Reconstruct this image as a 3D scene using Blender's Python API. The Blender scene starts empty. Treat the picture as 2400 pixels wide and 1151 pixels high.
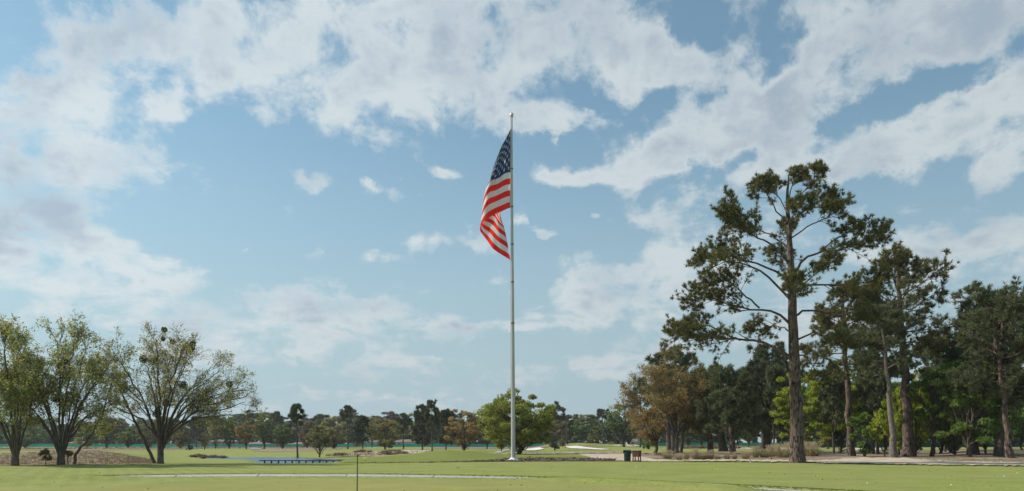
import bpy, math, random
import numpy as np
from mathutils import Vector, Matrix

# ------------------------------------------------------------------ camera, sky, sun, exposure
F, HY, EYE = 1800.0, 1036.0, 1.6
sc = bpy.context.scene
col = sc.collection
cd = bpy.data.cameras.new('camera')
cam = bpy.data.objects.new('camera', cd)
col.objects.link(cam)
cam.location = (0, 0, EYE)
cam.rotation_euler = (math.radians(90), 0, 0)
cd.sensor_width = 36.0
cd.lens = 27.0
cd.shift_y = (HY - 575.5) / 2400.0
cd.clip_start = 0.1
cd.clip_end = 9000
sc.camera = cam
sc.view_settings.view_transform = 'Standard'
sc.view_settings.look = 'None'
sc.view_settings.gamma = 1.0
sc.view_settings.exposure = 0.0
sc.view_settings.use_curve_mapping = False

SUN_AZ = -77.0      # degrees, left of the view direction
SUN_EL = 38.0
world = bpy.data.worlds.new('World')
sc.world = world
world.use_nodes = True
world.cycles.sampling_method = 'MANUAL'
world.cycles.sample_map_resolution = 256
wt = world.node_tree
for n in list(wt.nodes):
    wt.nodes.remove(n)


def wn(t, **kw):
    n = wt.nodes.new(t)
    for k, v in kw.items():
        setattr(n, k, v)
    return n


def put(sock, v):
    if isinstance(v, bpy.types.NodeSocket):
        wt.links.new(v, sock)
    elif v is not None:
        sock.default_value = v


def wm(op, a, b=None, c=None, clamp=False):
    n = wn('ShaderNodeMath', operation=op, use_clamp=clamp)
    put(n.inputs[0], a)
    put(n.inputs[1], b)
    put(n.inputs[2], c)
    return n.outputs[0]


def wramp(v, a, b, lo=0.0, hi=1.0):
    n = wn('ShaderNodeMapRange', interpolation_type='SMOOTHSTEP')
    put(n.inputs['Value'], v)
    n.inputs['From Min'].default_value = a
    n.inputs['From Max'].default_value = b
    n.inputs['To Min'].default_value = lo
    n.inputs['To Max'].default_value = hi
    return n.outputs['Result']


def wmix(f, a, b):
    n = wn('ShaderNodeMix', data_type='RGBA')
    put(n.inputs[0], f)
    put(n.inputs[6], a)
    put(n.inputs[7], b)
    return n.outputs[2]


tc = wn('ShaderNodeTexCoord')
sep = wn('ShaderNodeSeparateXYZ')
wt.links.new(tc.outputs['Generated'], sep.inputs[0])
dx, dy, dz = sep.outputs[0], sep.outputs[1], sep.outputs[2]
az = wm('ARCTAN2', dx, dy)
el = wm('ARCSINE', dz)
ae = wn('ShaderNodeCombineXYZ')
put(ae.inputs[0], az)
put(ae.inputs[1], el)
zz = wm('ADD', wm('MAXIMUM', dz, 0.0), 0.22)
pl = wn('ShaderNodeCombineXYZ')
put(pl.inputs[0], wm('DIVIDE', dx, zz))
put(pl.inputs[1], wm('DIVIDE', dy, zz))
pl.inputs[2].default_value = 3.7


def wnoise(vec, scale, detail, rough, dist=0.0, lac=2.0):
    n = wn('ShaderNodeTexNoise')
    put(n.inputs['Vector'], vec)
    n.inputs['Scale'].default_value = scale
    n.inputs['Detail'].default_value = detail
    n.inputs['Roughness'].default_value = rough
    n.inputs['Lacunarity'].default_value = lac
    n.inputs['Distortion'].default_value = dist
    return n.outputs['Fac']


# cloud banks: (px, py, rx, ry, tilt in degrees, weight), turned into directions of the sky
CL = [(520, 110, 215, 125, 0, 1), (800, 120, 270, 150, 0, 1.2), (1050, 105, 250, 140, 0, 1.2), (1330, 115, 220, 120, 0, 1.1),
      (1540, 120, 150, 85, 20, .85), (215, 50, 150, 62, 0, 1), (190, 210, 150, 75, -10, 1), (60, 330, 130, 110, 0, .9),
      (392, 255, 48, 50, 0, .9), (300, 390, 190, 62, 8, .9), (90, 470, 170, 80, 0, .9), (150, 590, 250, 80, 0, .9),
      (400, 640, 170, 45, 6, .9), (200, 720, 300, 45, 0, .8), (735, 402, 68, 32, 0, .85), (1052, 383, 50, 16, 0, .75),
      (1002, 445, 66, 28, -10, .7), (892, 427, 26, 12, 20, .6), (1060, 565, 120, 36, 15, .85), (870, 592, 95, 22, 0, .7),
      (590, 577, 30, 14, -30, .65), (1310, 292, 120, 36, 0, 1.0), (1330, 405, 70, 20, 0, .75), (1470, 372, 140, 46, 0, 1.0),
      (1640, 300, 150, 62, -28, 1.0), (1810, 250, 160, 75, -10, .95), (2010, 95, 240, 105, -8, .95), (2290, 80, 200, 110, 0, .9),
      (1780, 330, 120, 50, 0, .75), (2050, 320, 250, 75, -8, 1.0), (2270, 270, 190, 70, -5, 1.0), (2010, 400, 90, 32, -20, .65),
      (2340, 400, 110, 45, -15, .8), (1600, 470, 180, 36, -14, .75), (1255, 532, 42, 14, 0, .85), (1380, 505, 30, 10, -10, .7), (1255, 300, 60, 18, 0, .7), (1590, 600, 200, 60, -12, .9),
      (1450, 700, 200, 70, -8, 1.0), (1700, 690, 220, 90, 0, .9), (2150, 560, 260, 55, -6, .85), (2330, 590, 160, 60, 0, .9),
      (760, 745, 300, 48, 4, .95), (620, 810, 330, 55, 0, .7), (900, 862, 200, 22, 0, .6), (1480, 840, 170, 40, -8, .75),
      (1300, 880, 260, 24, 0, .55), (620, 925, 420, 24, 0, .5), (1050, 930, 300, 20, 0, .5), (2150, 760, 300, 100, 0, .8),
      (1200, 765, 120, 14, 0, .5), (670, 832, 30, 16, 0, .5), (-260, 300, 260, 300, 0, 1), (2700, 200, 300, 260, 0, 1),
      (1000, -180, 900, 150, 0, 1), (2300, -160, 500, 170, 0, 1),
      (1640, 55, 40, 60, 10, -1.0), (1775, 160, 60, 30, -40, -.8), (2170, 222, 230, 36, -10, -1.1), (1400, 255, 60, 20, 0, -.7), (1700, 395, 90, 24, -14, -.6), (1560, 235, 60, 22, -20, -.5),
      (975, 115, 30, 28, 30, -.55), (560, 300, 60, 25, 0, -.4), (415, 405, 45, 25, 0, -.55), (60, 350, 30, 20, 0, -.5)]
wv = wn('ShaderNodeTexNoise')
put(wv.inputs['Vector'], ae.outputs[0])
wv.inputs['Scale'].default_value = 8.5
wv.inputs['Detail'].default_value = 6
wv.inputs['Roughness'].default_value = .6
w1 = wn('ShaderNodeVectorMath', operation='SUBTRACT')
put(w1.inputs[0], wv.outputs['Color'])
w1.inputs[1].default_value = (.5, .5, .5)
w2 = wn('ShaderNodeVectorMath', operation='MULTIPLY')
put(w2.inputs[0], w1.outputs[0])
w2.inputs[1].default_value = (.17, .10, 0)
w3 = wn('ShaderNodeVectorMath', operation='ADD')
put(w3.inputs[0], ae.outputs[0])
put(w3.inputs[1], w2.outputs[0])
warped = w3.outputs[0]
acc = None
for (bx, by, rx, ry, tilt, w) in CL:
    a0 = math.atan((bx - 1200) / F)
    e0 = math.atan((HY - by) / F * math.cos(a0))
    ca = math.cos(a0)
    if rx < 130 and 0 < w < .95:
        w = w * 1.35
    mp = wn('ShaderNodeMapping', vector_type='TEXTURE')
    put(mp.inputs['Vector'], warped)
    mp.inputs['Location'].default_value = (a0, e0, 0)
    mp.inputs['Rotation'].default_value = (0, 0, math.radians(-tilt))
    mp.inputs['Scale'].default_value = (rx / F * ca * ca * 1.16, ry / F * ca * math.cos(e0) ** 2 * 1.16, 1)
    d = wn('ShaderNodeVectorMath', operation='DOT_PRODUCT')
    put(d.inputs[0], mp.outputs[0])
    put(d.inputs[1], mp.outputs[0])
    g = wm('POWER', 0.36, wm('POWER', d.outputs['Value'], 1.25))
    acc = wm('MULTIPLY_ADD', g, w, acc if acc is not None else 0.0)
# scattered clouds carry on where the camera does not look
front = wramp(dy, -0.1, 0.45)
away = wramp(wnoise(pl.outputs[0], 1.6, 3, .5), .42, .62, 0, 1.1)
cover = wm('ADD', wm('MULTIPLY', wm('MINIMUM', acc, 1.3), front), wm('MULTIPLY', away, wm('SUBTRACT', 1.0, front)))


def shiftv(v, off):
    n = wn('ShaderNodeVectorMath', operation='ADD')
    put(n.inputs[0], v)
    n.inputs[1].default_value = off
    return n.outputs[0]


n1 = wnoise(pl.outputs[0], 4.2, 12, .62, .35)
n2 = wnoise(pl.outputs[0], 2.6, 5, .55)
n3 = wnoise(ae.outputs[0], 17.0, 10, .62, .25)
fb = wm('ADD', wm('MULTIPLY', n1, .55), wm('MULTIPLY', n3, .45))
dens = wm('ADD', wm('SUBTRACT', wm('MULTIPLY', cover, .86), .58), wm('MULTIPLY', wm('SUBTRACT', fb, .5), 5.2))
alpha = wramp(dens, -.22, .56)
# puffs: the side turned to the sun is brighter
pa = wnoise(ae.outputs[0], 7.0, 7, .5, .2)
pb = wnoise(shiftv(ae.outputs[0], (-.03, .03, 0)), 7.0, 7, .5, .2)
relief = wm('MULTIPLY', wm('SUBTRACT', pa, pb), 1.3)
thick0 = wm('ADD', wm('MULTIPLY', wm('SUBTRACT', dens, .25), .75), wm('MULTIPLY', wm('SUBTRACT', n2, .5), 2.6))
thick = wramp(wm('SUBTRACT', thick0, relief), -.05, 1.0)

sky = wn('ShaderNodeTexSky', sky_type='NISHITA', sun_disc=False)
sky.sun_elevation = math.radians(SUN_EL)
sky.sun_rotation = math.radians(SUN_AZ)
sky.altitude = 50
sky.air_density = 1.0
sky.dust_density = 0.7
sky.ozone_density = 1.4
hs = wn('ShaderNodeHueSaturation')
put(hs.inputs['Color'], sky.outputs[0])
hs.inputs['Saturation'].default_value = 0.93
hs.inputs['Value'].default_value = 1.0
SKY_S = 0.13
bg1 = wn('ShaderNodeBackground')
HAZE = (.42, .545, .61, 1)
tint = wn('ShaderNodeVectorMath', operation='MULTIPLY')
put(tint.inputs[0], hs.outputs[0])
tint.inputs[1].default_value = (.80, 1.04, .98)
put(bg1.inputs['Color'], tint.outputs[0])
bg1.inputs['Strength'].default_value = SKY_S
bright = (.665, .74, .77, 1)
grey = (.41, .50, .59, 1)
ccol = wmix(thick, bright, grey)
# the side of the sky nearer the sun is brighter
sunny = wramp(az, -1.2, .7, 1.12, .90)
low = wramp(el, 0.0, .22, .86, 1.0)
bg2 = wn('ShaderNodeBackground')
put(bg2.inputs['Color'], ccol)
put(bg2.inputs['Strength'], wm('MULTIPLY', sunny, low))
mx = wn('ShaderNodeMixShader')
put(mx.inputs[0], wm('MULTIPLY', alpha, .93))
# pale moist air low in the sky, all the way round
bg3 = wn('ShaderNodeBackground')
put(bg3.inputs['Color'], HAZE)
put(bg3.inputs['Strength'], sunny)
mh = wn('ShaderNodeMixShader')
put(mh.inputs[0], wramp(el, .0, .45, .97, .14))
wt.links.new(bg1.outputs[0], mh.inputs[1])
wt.links.new(bg3.outputs[0], mh.inputs[2])
wt.links.new(mh.outputs[0], mx.inputs[1])
wt.links.new(bg2.outputs[0], mx.inputs[2])
wo = wn('ShaderNodeOutputWorld')
wt.links.new(mx.outputs[0], wo.inputs['Surface'])

sd = bpy.data.lights.new('sun', 'SUN')
sd.energy = 5.0
sd.angle = math.radians(0.6)
sd.color = (1.0, .92, .79)
sun = bpy.data.objects.new('sun', sd)
col.objects.link(sun)
ra, re_ = math.radians(SUN_AZ), math.radians(SUN_EL)
sdir = Vector((math.sin(ra) * math.cos(re_), math.cos(ra) * math.cos(re_), math.sin(re_)))
sun.rotation_euler = sdir.to_track_quat('Z', 'Y').to_euler()
sun.location = sdir * 50

sc.cycles.max_bounces = 6
sc.cycles.transparent_max_bounces = 6
sc.cycles.diffuse_bounces = 3
sc.cycles.glossy_bounces = 2
sc.cycles.transmission_bounces = 4

# ------------------------------------------------------------------ helpers


def rng(s):
    return np.random.default_rng(s)


def tag(o, label=None, cat=None, group=None, kind=None):
    if label:
        o['label'] = label
    if cat:
        o['category'] = cat
    if group:
        o['group'] = group
    if kind:
        o['kind'] = kind
    return o


def empty(name, loc, label, cat, group=None, rz=0.0, scale=None):
    o = bpy.data.objects.new(name, None)
    o.empty_display_size = .3
    col.objects.link(o)
    o.location = loc
    o.rotation_euler = (0, 0, rz)
    if scale:
        o.scale = scale
    return tag(o, label, cat, group)


class MB:
    def __init__(s):
        s.v, s.q, s.t, s.n = [], [], [], 0
        s.qm, s.tm = [], []

    def add(s, v, q=None, t=None, m=0):
        v = np.asarray(v, float).reshape(-1, 3)
        if q is not None and len(q):
            q = np.asarray(q, int).reshape(-1, 4) + s.n
            s.q.append(q)
            s.qm.append(np.full(len(q), m))
        if t is not None and len(t):
            t = np.asarray(t, int).reshape(-1, 3) + s.n
            s.t.append(t)
            s.tm.append(np.full(len(t), m))
        s.v.append(v)
        s.n += len(v)
        return s

    def mesh(s, name, mats, smooth=False):
        me = bpy.data.meshes.new(name)
        v = np.concatenate(s.v) if s.v else np.zeros((0, 3))
        q = np.concatenate(s.q) if s.q else np.zeros((0, 4), int)
        t = np.concatenate(s.t) if s.t else np.zeros((0, 3), int)
        me.vertices.add(len(v))
        me.vertices.foreach_set('co', v.ravel().astype(np.float32))
        lo = np.concatenate([q.ravel(), t.ravel()]).astype(np.int32)
        me.loops.add(len(lo))
        me.loops.foreach_set('vertex_index', lo)
        nf = len(q) + len(t)
        me.polygons.add(nf)
        st = np.concatenate([np.arange(len(q)) * 4, len(q) * 4 + np.arange(len(t)) * 3]).astype(np.int32)
        me.polygons.foreach_set('loop_start', st)
        me.polygons.foreach_set('material_index', np.concatenate([*s.qm, *s.tm]).astype(np.int32) if nf else [])
        me.polygons.foreach_set('use_smooth', np.full(nf, smooth))
        me.update(calc_edges=True)
        for m in (mats if isinstance(mats, (list, tuple)) else [mats]):
            me.materials.append(m)
        return me

    def build(s, name, mats, parent=None, smooth=False, loc=None):
        o = bpy.data.objects.new(name, s.mesh(name, mats, smooth))
        col.objects.link(o)
        if parent is not None:
            o.parent = parent
        if loc is not None:
            o.location = loc
        return o


def box(mb, c, s, rz=0.0, m=0, taper=1.0):
    hx, hy, hz = s[0] / 2, s[1] / 2, s[2] / 2
    v = np.array([[x * hx * (taper if z < 0 else 1), y * hy * (taper if z < 0 else 1), z * hz] for z in (-1, 1) for y in (-1, 1) for x in (-1, 1)])
    cr, sr = math.cos(rz), math.sin(rz)
    v = np.stack([v[:, 0] * cr - v[:, 1] * sr, v[:, 0] * sr + v[:, 1] * cr, v[:, 2]], 1) + np.array(c)
    mb.add(v, [[0, 2, 3, 1], [4, 5, 7, 6], [0, 1, 5, 4], [2, 6, 7, 3], [0, 4, 6, 2], [1, 3, 7, 5]], m=m)
    return mb


def lathe(mb, prof, k=16, c=(0, 0, 0), m=0, cap=True, rib=0.0):
    a = np.arange(k) / k * 2 * math.pi
    rr = 1 + rib * (np.arange(k) % 2)
    v = []
    for r, z in prof:
        v.append(np.stack([np.cos(a) * r * rr, np.sin(a) * r * rr, np.full(k, z)], 1))
    v = np.concatenate(v) + np.array(c)
    q = []
    for i in range(len(prof) - 1):
        for j in range(k):
            q.append([i * k + j, i * k + (j + 1) % k, (i + 1) * k + (j + 1) % k, (i + 1) * k + j])
    mb.add(v, q, m=m)
    if cap:
        nb = mb.n - len(v)
        for ring, rev in ((0, True), (len(prof) - 1, False)):
            base = nb + ring * k
            tri = [[base + j, base + (j + 1) % k, mb.n] for j in range(k)]
            if rev:
                tri = [t[::-1] for t in tri]
            cc = v[ring * k:(ring + 1) * k].mean(0)
            mb.v.append(cc[None])
            mb.t.append(np.array(tri))
            mb.tm.append(np.full(k, m))
            mb.n += 1
    return mb


def tubes(mb, P, R, k=4, m=0):
    """P (M,N,3) polylines, R (M,N) radii"""
    P = np.asarray(P, float)
    R = np.asarray(R, float)
    if P.ndim == 2:
        P, R = P[None], R[None]
    M, N, _ = P.shape
    if M == 0:
        return mb
    T = np.gradient(P, axis=1)
    T /= np.linalg.norm(T, axis=2, keepdims=True) + 1e-9
    mt = T.mean(1)
    up = np.where(np.abs(mt[:, 2:3]) > .8, np.array([[1., 0, 0]]), np.array([[0, 0, 1.]]))
    A = np.cross(T, up[:, None, :])
    A /= np.linalg.norm(A, axis=2, keepdims=True) + 1e-9
    B = np.cross(T, A)
    an = np.arange(k) / k * 2 * math.pi
    V = P[:, :, None, :] + R[:, :, None, None] * (A[:, :, None, :] * np.cos(an)[None, None, :, None] + B[:, :, None, :] * np.sin(an)[None, None, :, None])
    idx = np.arange(M * N * k).reshape(M, N, k)
    a = idx[:, :-1, :]
    b = np.roll(idx, -1, axis=2)[:, :-1, :]
    c = np.roll(idx, -1, axis=2)[:, 1:, :]
    d = idx[:, 1:, :]
    q = np.stack([a, b, c, d], -1).reshape(-1, 4)
    mb.add(V.reshape(-1, 3), q, m=m)
    return mb


def resample(pts, n, noise=0.0, r=None):
    pts = np.asarray(pts, float)
    # Catmull-Rom through the points
    t = np.linspace(0, len(pts) - 1, n)
    pp = np.concatenate([[2 * pts[0] - pts[1]], pts, [2 * pts[-1] - pts[-2]]])
    i = np.clip(t.astype(int), 0, len(pts) - 2)
    f = (t - i)[:, None]
    p0, p1, p2, p3 = pp[i], pp[i + 1], pp[i + 2], pp[i + 3]
    out = .5 * ((2 * p1) + (-p0 + p2) * f + (2 * p0 - 5 * p1 + 4 * p2 - p3) * f ** 2 + (-p0 + 3 * p1 - 3 * p2 + p3) * f ** 3)
    if noise and r is not None:
        w = r.normal(0, noise, out.shape)
        w[0] = 0
        w[-1] *= .3
        out[:, :3] += w[:, :3]
    return out


def spawn(P, R, total, t0, t1, ang, asd, length, N, g, trop=(0, 0, 0), gnarl=.12, taper=.75, rk=.55, tb=None, flat=0.0):
    """child branches spread over parents by length; returns P2 (total,N,3), R2"""
    M, K, _ = P.shape
    L = np.linalg.norm(np.diff(P, axis=1), axis=2).sum(1)
    idx = g.choice(M, total, p=L / L.sum())
    t = t0 + (t1 - t0) * (g.random(total) ** (tb or 1.0))
    f = t * (K - 1)
    i = np.clip(f.astype(int), 0, K - 2)
    w = (f - i)[:, None]
    s = P[idx, i] * (1 - w) + P[idx, i + 1] * w
    rad = R[idx, i] * (1 - w[:, 0]) + R[idx, i + 1] * w[:, 0]
    T = P[idx, i + 1] - P[idx, i]
    T /= np.linalg.norm(T, axis=1, keepdims=True) + 1e-9
    q = g.normal(size=(total, 3))
    q[:, 2] *= (1 - flat)
    q -= (q * T).sum(1, keepdims=True) * T
    q /= np.linalg.norm(q, axis=1, keepdims=True) + 1e-9
    a = np.radians(g.normal(ang, asd, total))[:, None]
    D = np.cos(a) * T + np.sin(a) * q
    ln = length * np.minimum(L[idx] / L.mean(), 1.5) ** .5 * (1.0 - .55 * t) * g.uniform(.6, 1.3, total)
    st = (ln / (N - 1))[:, None]
    out = [s]
    p = s
    for _ in range(N - 1):
        D = D + np.array(trop) + g.normal(0, gnarl, D.shape)
        D /= np.linalg.norm(D, axis=1, keepdims=True)
        p = p + D * st
        out.append(p)
    P2 = np.stack(out, 1)
    r0 = np.minimum(rad * .9, np.maximum(rad * rk, .004))
    R2 = r0[:, None] * np.linspace(1, 1 - taper, N)[None]
    return P2, R2


def along(P, n, g, t0=0.0, t1=1.0):
    M, K, _ = P.shape
    idx = g.integers(0, M, n)
    f = (t0 + (t1 - t0) * g.random(n)) * (K - 1)
    i = np.clip(f.astype(int), 0, K - 2)
    w = (f - i)[:, None]
    T = P[idx, i + 1] - P[idx, i]
    T /= np.linalg.norm(T, axis=1, keepdims=True) + 1e-9
    return P[idx, i] * (1 - w) + P[idx, i + 1] * w, T


def unit(g, n):
    v = g.normal(size=(n, 3))
    return v / (np.linalg.norm(v, axis=1, keepdims=True) + 1e-9)


def leaves(mb, C, size, g, m=0, asp=.55, droop=.3):
    n = len(C)
    a = unit(g, n)
    a[:, 2] -= droop
    a /= np.linalg.norm(a, axis=1, keepdims=True)
    b = np.cross(a, unit(g, n))
    b /= np.linalg.norm(b, axis=1, keepdims=True) + 1e-9
    s = (size * g.uniform(.6, 1.3, n))[:, None]
    V = np.stack([C - a * s * .5, C + b * s * asp * .5, C + a * s * .5, C - b * s * asp * .5], 1)
    mb.add(V.reshape(-1, 3), np.arange(n * 4).reshape(-1, 4), m=m)
    return mb


def tufts(mb, C, A, per, ln, wd, g, m=0, spread=.9):
    n = len(C)
    C = np.repeat(C, per, 0)
    A = np.repeat(A, per, 0)
    d = A + unit(g, n * per) * spread
    d[:, 2] += .12
    d /= np.linalg.norm(d, axis=1, keepdims=True) + 1e-9
    b = np.cross(d, unit(g, n * per))
    b /= np.linalg.norm(b, axis=1, keepdims=True) + 1e-9
    s = (ln * g.uniform(.7, 1.2, n * per))[:, None]
    V = np.stack([C - b * wd * .5, C + b * wd * .5, C + d * s + b * wd * .2], 1)
    mb.add(V.reshape(-1, 3), t=np.arange(n * per * 3).reshape(-1, 3), m=m)
    return mb


# ------------------------------------------------------------------ materials
def mat(name, c, rough=.8, c2=None, scale=5.0, detail=6.0, bump=0.0, bscale=None, c3=None, scale3=.5, spec=.3, metal=0.0, island=0.0,
        transl=0.0, coord='Object', stretch=None, contrast=(.35, .65), tcol=None, objvar=0.0):
    m = bpy.data.materials.new(name)
    m.use_nodes = True
    nt = m.node_tree
    N, L = nt.nodes, nt.links
    b = N['Principled BSDF']
    b.inputs['Roughness'].default_value = rough
    b.inputs['Specular IOR Level'].default_value = spec
    b.inputs['Metallic'].default_value = metal
    t = N.new('ShaderNodeTexCoord')
    vec = t.outputs[coord]
    if stretch:
        mp = N.new('ShaderNodeMapping')
        L.new(vec, mp.inputs[0])
        mp.inputs['Scale'].default_value = stretch
        vec = mp.outputs[0]
    cur = None

    def noise(sc_, det=detail):
        n = N.new('ShaderNodeTexNoise')
        L.new(vec, n.inputs['Vector'])
        n.inputs['Scale'].default_value = sc_
        n.inputs['Detail'].default_value = det
        n.inputs['Roughness'].default_value = .6
        return n.outputs['Fac']

    def mixc(f, a, bcol):
        n = N.new('ShaderNodeMix')
        n.data_type = 'RGBA'
        if isinstance(f, bpy.types.NodeSocket):
            L.new(f, n.inputs[0])
        else:
            n.inputs[0].default_value = f
        for s_, v_ in ((n.inputs[6], a), (n.inputs[7], bcol)):
            if isinstance(v_, bpy.types.NodeSocket):
                L.new(v_, s_)
            else:
                s_.default_value = (*v_, 1)
        return n.outputs[2]

    def rmp(v, a, bb):
        n = N.new('ShaderNodeMapRange')
        L.new(v, n.inputs[0])
        n.inputs[1].default_value = a
        n.inputs[2].default_value = bb
        return n.outputs[0]
    cur = c
    if c2 is not None:
        cur = mixc(rmp(noise(scale), *contrast), cur, c2)
    if c3 is not None:
        cur = mixc(rmp(noise(scale3, 3), .42, .66), cur, c3)
    if island:
        ge = N.new('ShaderNodeNewGeometry')
        hv = N.new('ShaderNodeHueSaturation')
        if isinstance(cur, bpy.types.NodeSocket):
            L.new(cur, hv.inputs['Color'])
        else:
            hv.inputs['Color'].default_value = (*cur, 1)
        r_ = N.new('ShaderNodeMapRange')
        L.new(ge.outputs['Random Per Island'], r_.inputs[0])
        r_.inputs[3].default_value = 1 - island
        r_.inputs[4].default_value = 1 + island
        L.new(r_.outputs[0], hv.inputs['Value'])
        cur = hv.outputs[0]
    if objvar:
        oi = N.new('ShaderNodeObjectInfo')
        hv = N.new('ShaderNodeHueSaturation')
        L.new(cur, hv.inputs['Color']) if isinstance(cur, bpy.types.NodeSocket) else setattr(hv.inputs['Color'], 'default_value', (*cur, 1))
        r_ = N.new('ShaderNodeMapRange')
        L.new(oi.outputs['Random'], r_.inputs[0])
        r_.inputs[3].default_value = 1 - objvar
        r_.inputs[4].default_value = 1 + objvar
        L.new(r_.outputs[0], hv.inputs['Value'])
        cur = hv.outputs[0]
    if isinstance(cur, bpy.types.NodeSocket):
        L.new(cur, b.inputs['Base Color'])
    else:
        b.inputs['Base Color'].default_value = (*cur, 1)
    if bump:
        bn = N.new('ShaderNodeBump')
        bn.inputs['Strength'].default_value = 1.0
        bn.inputs['Distance'].default_value = bump
        L.new(noise(bscale or scale), bn.inputs['Height'])
        L.new(bn.outputs[0], b.inputs['Normal'])
    if transl:
        tr = N.new('ShaderNodeBsdfTranslucent')
        if tcol:
            tr.inputs['Color'].default_value = (*tcol, 1)
        elif isinstance(cur, bpy.types.NodeSocket):
            L.new(cur, tr.inputs['Color'])
        else:
            tr.inputs['Color'].default_value = (*cur, 1)
        ms = N.new('ShaderNodeMixShader')
        ms.inputs[0].default_value = transl
        L.new(b.outputs[0], ms.inputs[1])
        L.new(tr.outputs[0], ms.inputs[2])
        L.new(ms.outputs[0], N['Material Output'].inputs['Surface'])
    return m


M = {}


def mown(m, w=2.6, amt=.07, ang=-.5):
    nt = m.node_tree
    b = nt.nodes['Principled BSDF']
    src = b.inputs['Base Color'].links[0].from_socket
    t = nt.nodes.new('ShaderNodeTexCoord')
    mp = nt.nodes.new('ShaderNodeMapping')
    mp.inputs['Rotation'].default_value = (0, 0, ang)
    nt.links.new(t.outputs['Object'], mp.inputs[0])
    wv = nt.nodes.new('ShaderNodeTexWave')
    wv.inputs['Scale'].default_value = 1.0 / w
    wv.inputs['Distortion'].default_value = 1.2
    wv.inputs['Detail'].default_value = 3
    nt.links.new(mp.outputs[0], wv.inputs[0])
    n = nt.nodes.new('ShaderNodeTexNoise')
    n.inputs['Scale'].default_value = .35
    n.inputs['Detail'].default_value = 8
    n.inputs['Roughness'].default_value = .7
    nt.links.new(t.outputs['Object'], n.inputs['Vector'])
    ad = nt.nodes.new('ShaderNodeMath')
    ad.operation = 'MULTIPLY_ADD'
    nt.links.new(n.outputs['Fac'], ad.inputs[0])
    ad.inputs[1].default_value = 5.0
    wq = nt.nodes.new('ShaderNodeMath')
    wq.operation = 'MULTIPLY'
    nt.links.new(wv.outputs['Fac'], wq.inputs[0])
    wq.inputs[1].default_value = .55
    nt.links.new(wq.outputs[0], ad.inputs[2])
    r_ = nt.nodes.new('ShaderNodeMapRange')
    nt.links.new(ad.outputs[0], r_.inputs[0])
    r_.inputs[1].default_value = 1.7
    r_.inputs[2].default_value = 3.8
    r_.inputs[3].default_value = 1 - amt * 2
    r_.inputs[4].default_value = 1 + amt * 2
    hv = nt.nodes.new('ShaderNodeHueSaturation')
    nt.links.new(src, hv.inputs['Color'])
    nt.links.new(r_.outputs[0], hv.inputs['Value'])
    nt.links.new(hv.outputs[0], b.inputs['Base Color'])


# mown turf
M['fairway'] = mat('fairway_turf', (.165, .207, .042), .9, (.285, .308, .095), 7.0, 14, bump=.02, bscale=30, c3=(.235, .250, .085), scale3=.13, spec=.1, coord='Object', contrast=(.36, .64))
M['green'] = mat('putting_turf', (.212, .212, .060), .9, (.308, .292, .100), 12.0, 14, bump=.006, bscale=60, c3=(.225, .245, .078), scale3=.12, spec=.1, contrast=(.3, .7))
mown(M['fairway'], 2.6, .085, -.5)
mown(M['green'], 1.1, .07, .35)
M['moundturf'] = mat('mound_turf', (.135, .175, .034), .9, (.205, .240, .062), 4.0, 12, bump=.03, bscale=14, c3=(.175, .190, .05), scale3=.3, spec=.1)
M['fargrass'] = mat('far_turf', (.15, .21, .05), .9, (.21, .25, .08), 3.0, 8, c3=(.19, .20, .07), scale3=.06, spec=.1)
M['rough'] = mat('dry_rough', (.17, .125, .085), .95, (.28, .22, .16), 2.5, 10, bump=.05, bscale=4, c3=(.22, .19, .10), scale3=.25, spec=.1)
M['straw'] = mat('pine_straw', (.115, .075, .050), .95, (.24, .17, .12), 1.6, 10, bump=.03, bscale=6, c3=(.33, .27, .21), scale3=.18, spec=.1)
M['sand'] = mat('sand', (.46, .39, .31), .95, (.56, .49, .41), 2.0, 10, bump=.02, bscale=5, c3=(.35, .27, .20), scale3=.6, spec=.1, contrast=(.3, .7))
M['whitesand'] = mat('bunker_sand', (.62, .59, .54), .95, (.72, .69, .64), 1.2, 8, bump=.02, bscale=4, spec=.1)
M['dirt'] = mat('bare_dirt', (.26, .19, .13), .95, (.36, .28, .21), 1.5, 8, bump=.02, bscale=5, spec=.1)
M['concrete'] = mat('path_concrete', (.36, .345, .33), .85, (.44, .42, .405), 6.0, 10, bump=.004, bscale=60, c3=(.31, .29, .275), scale3=1.2)
M['bank'] = mat('bank_edge', (.06, .05, .035), .95, (.12, .09, .06), 4, 6)
M['tuft'] = mat('dry_tuft', (.30, .23, .15), .9, island=.45, transl=.25, c2=(.20, .15, .10), scale=.5)
M['tuftbrown'] = mat('brown_tuft', (.22, .145, .09), .9, island=.45, transl=.2, c2=(.27, .20, .13), scale=.5)
M['weed'] = mat('green_weed', (.13, .19, .05), .9, island=.4, transl=.3)
M['grassblade'] = mat('turf_blades', (.16, .22, .05), .9, island=.3, transl=.3)
M['plume'] = mat('pale_plume', (.52, .43, .28), .9, island=.3, transl=.35)
M['bladegreen'] = mat('clump_blade', (.20, .19, .075), .9, island=.5, transl=.3, c2=(.32, .265, .13), scale=1.5)
M['mulch'] = mat('mulch', (.095, .066, .052), .95, (.20, .15, .12), 6, 6, bump=.03, bscale=9, spec=.1)
M['mulchbit'] = mat('mulch_bits', (.15, .105, .082), .95, island=.75)
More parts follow.
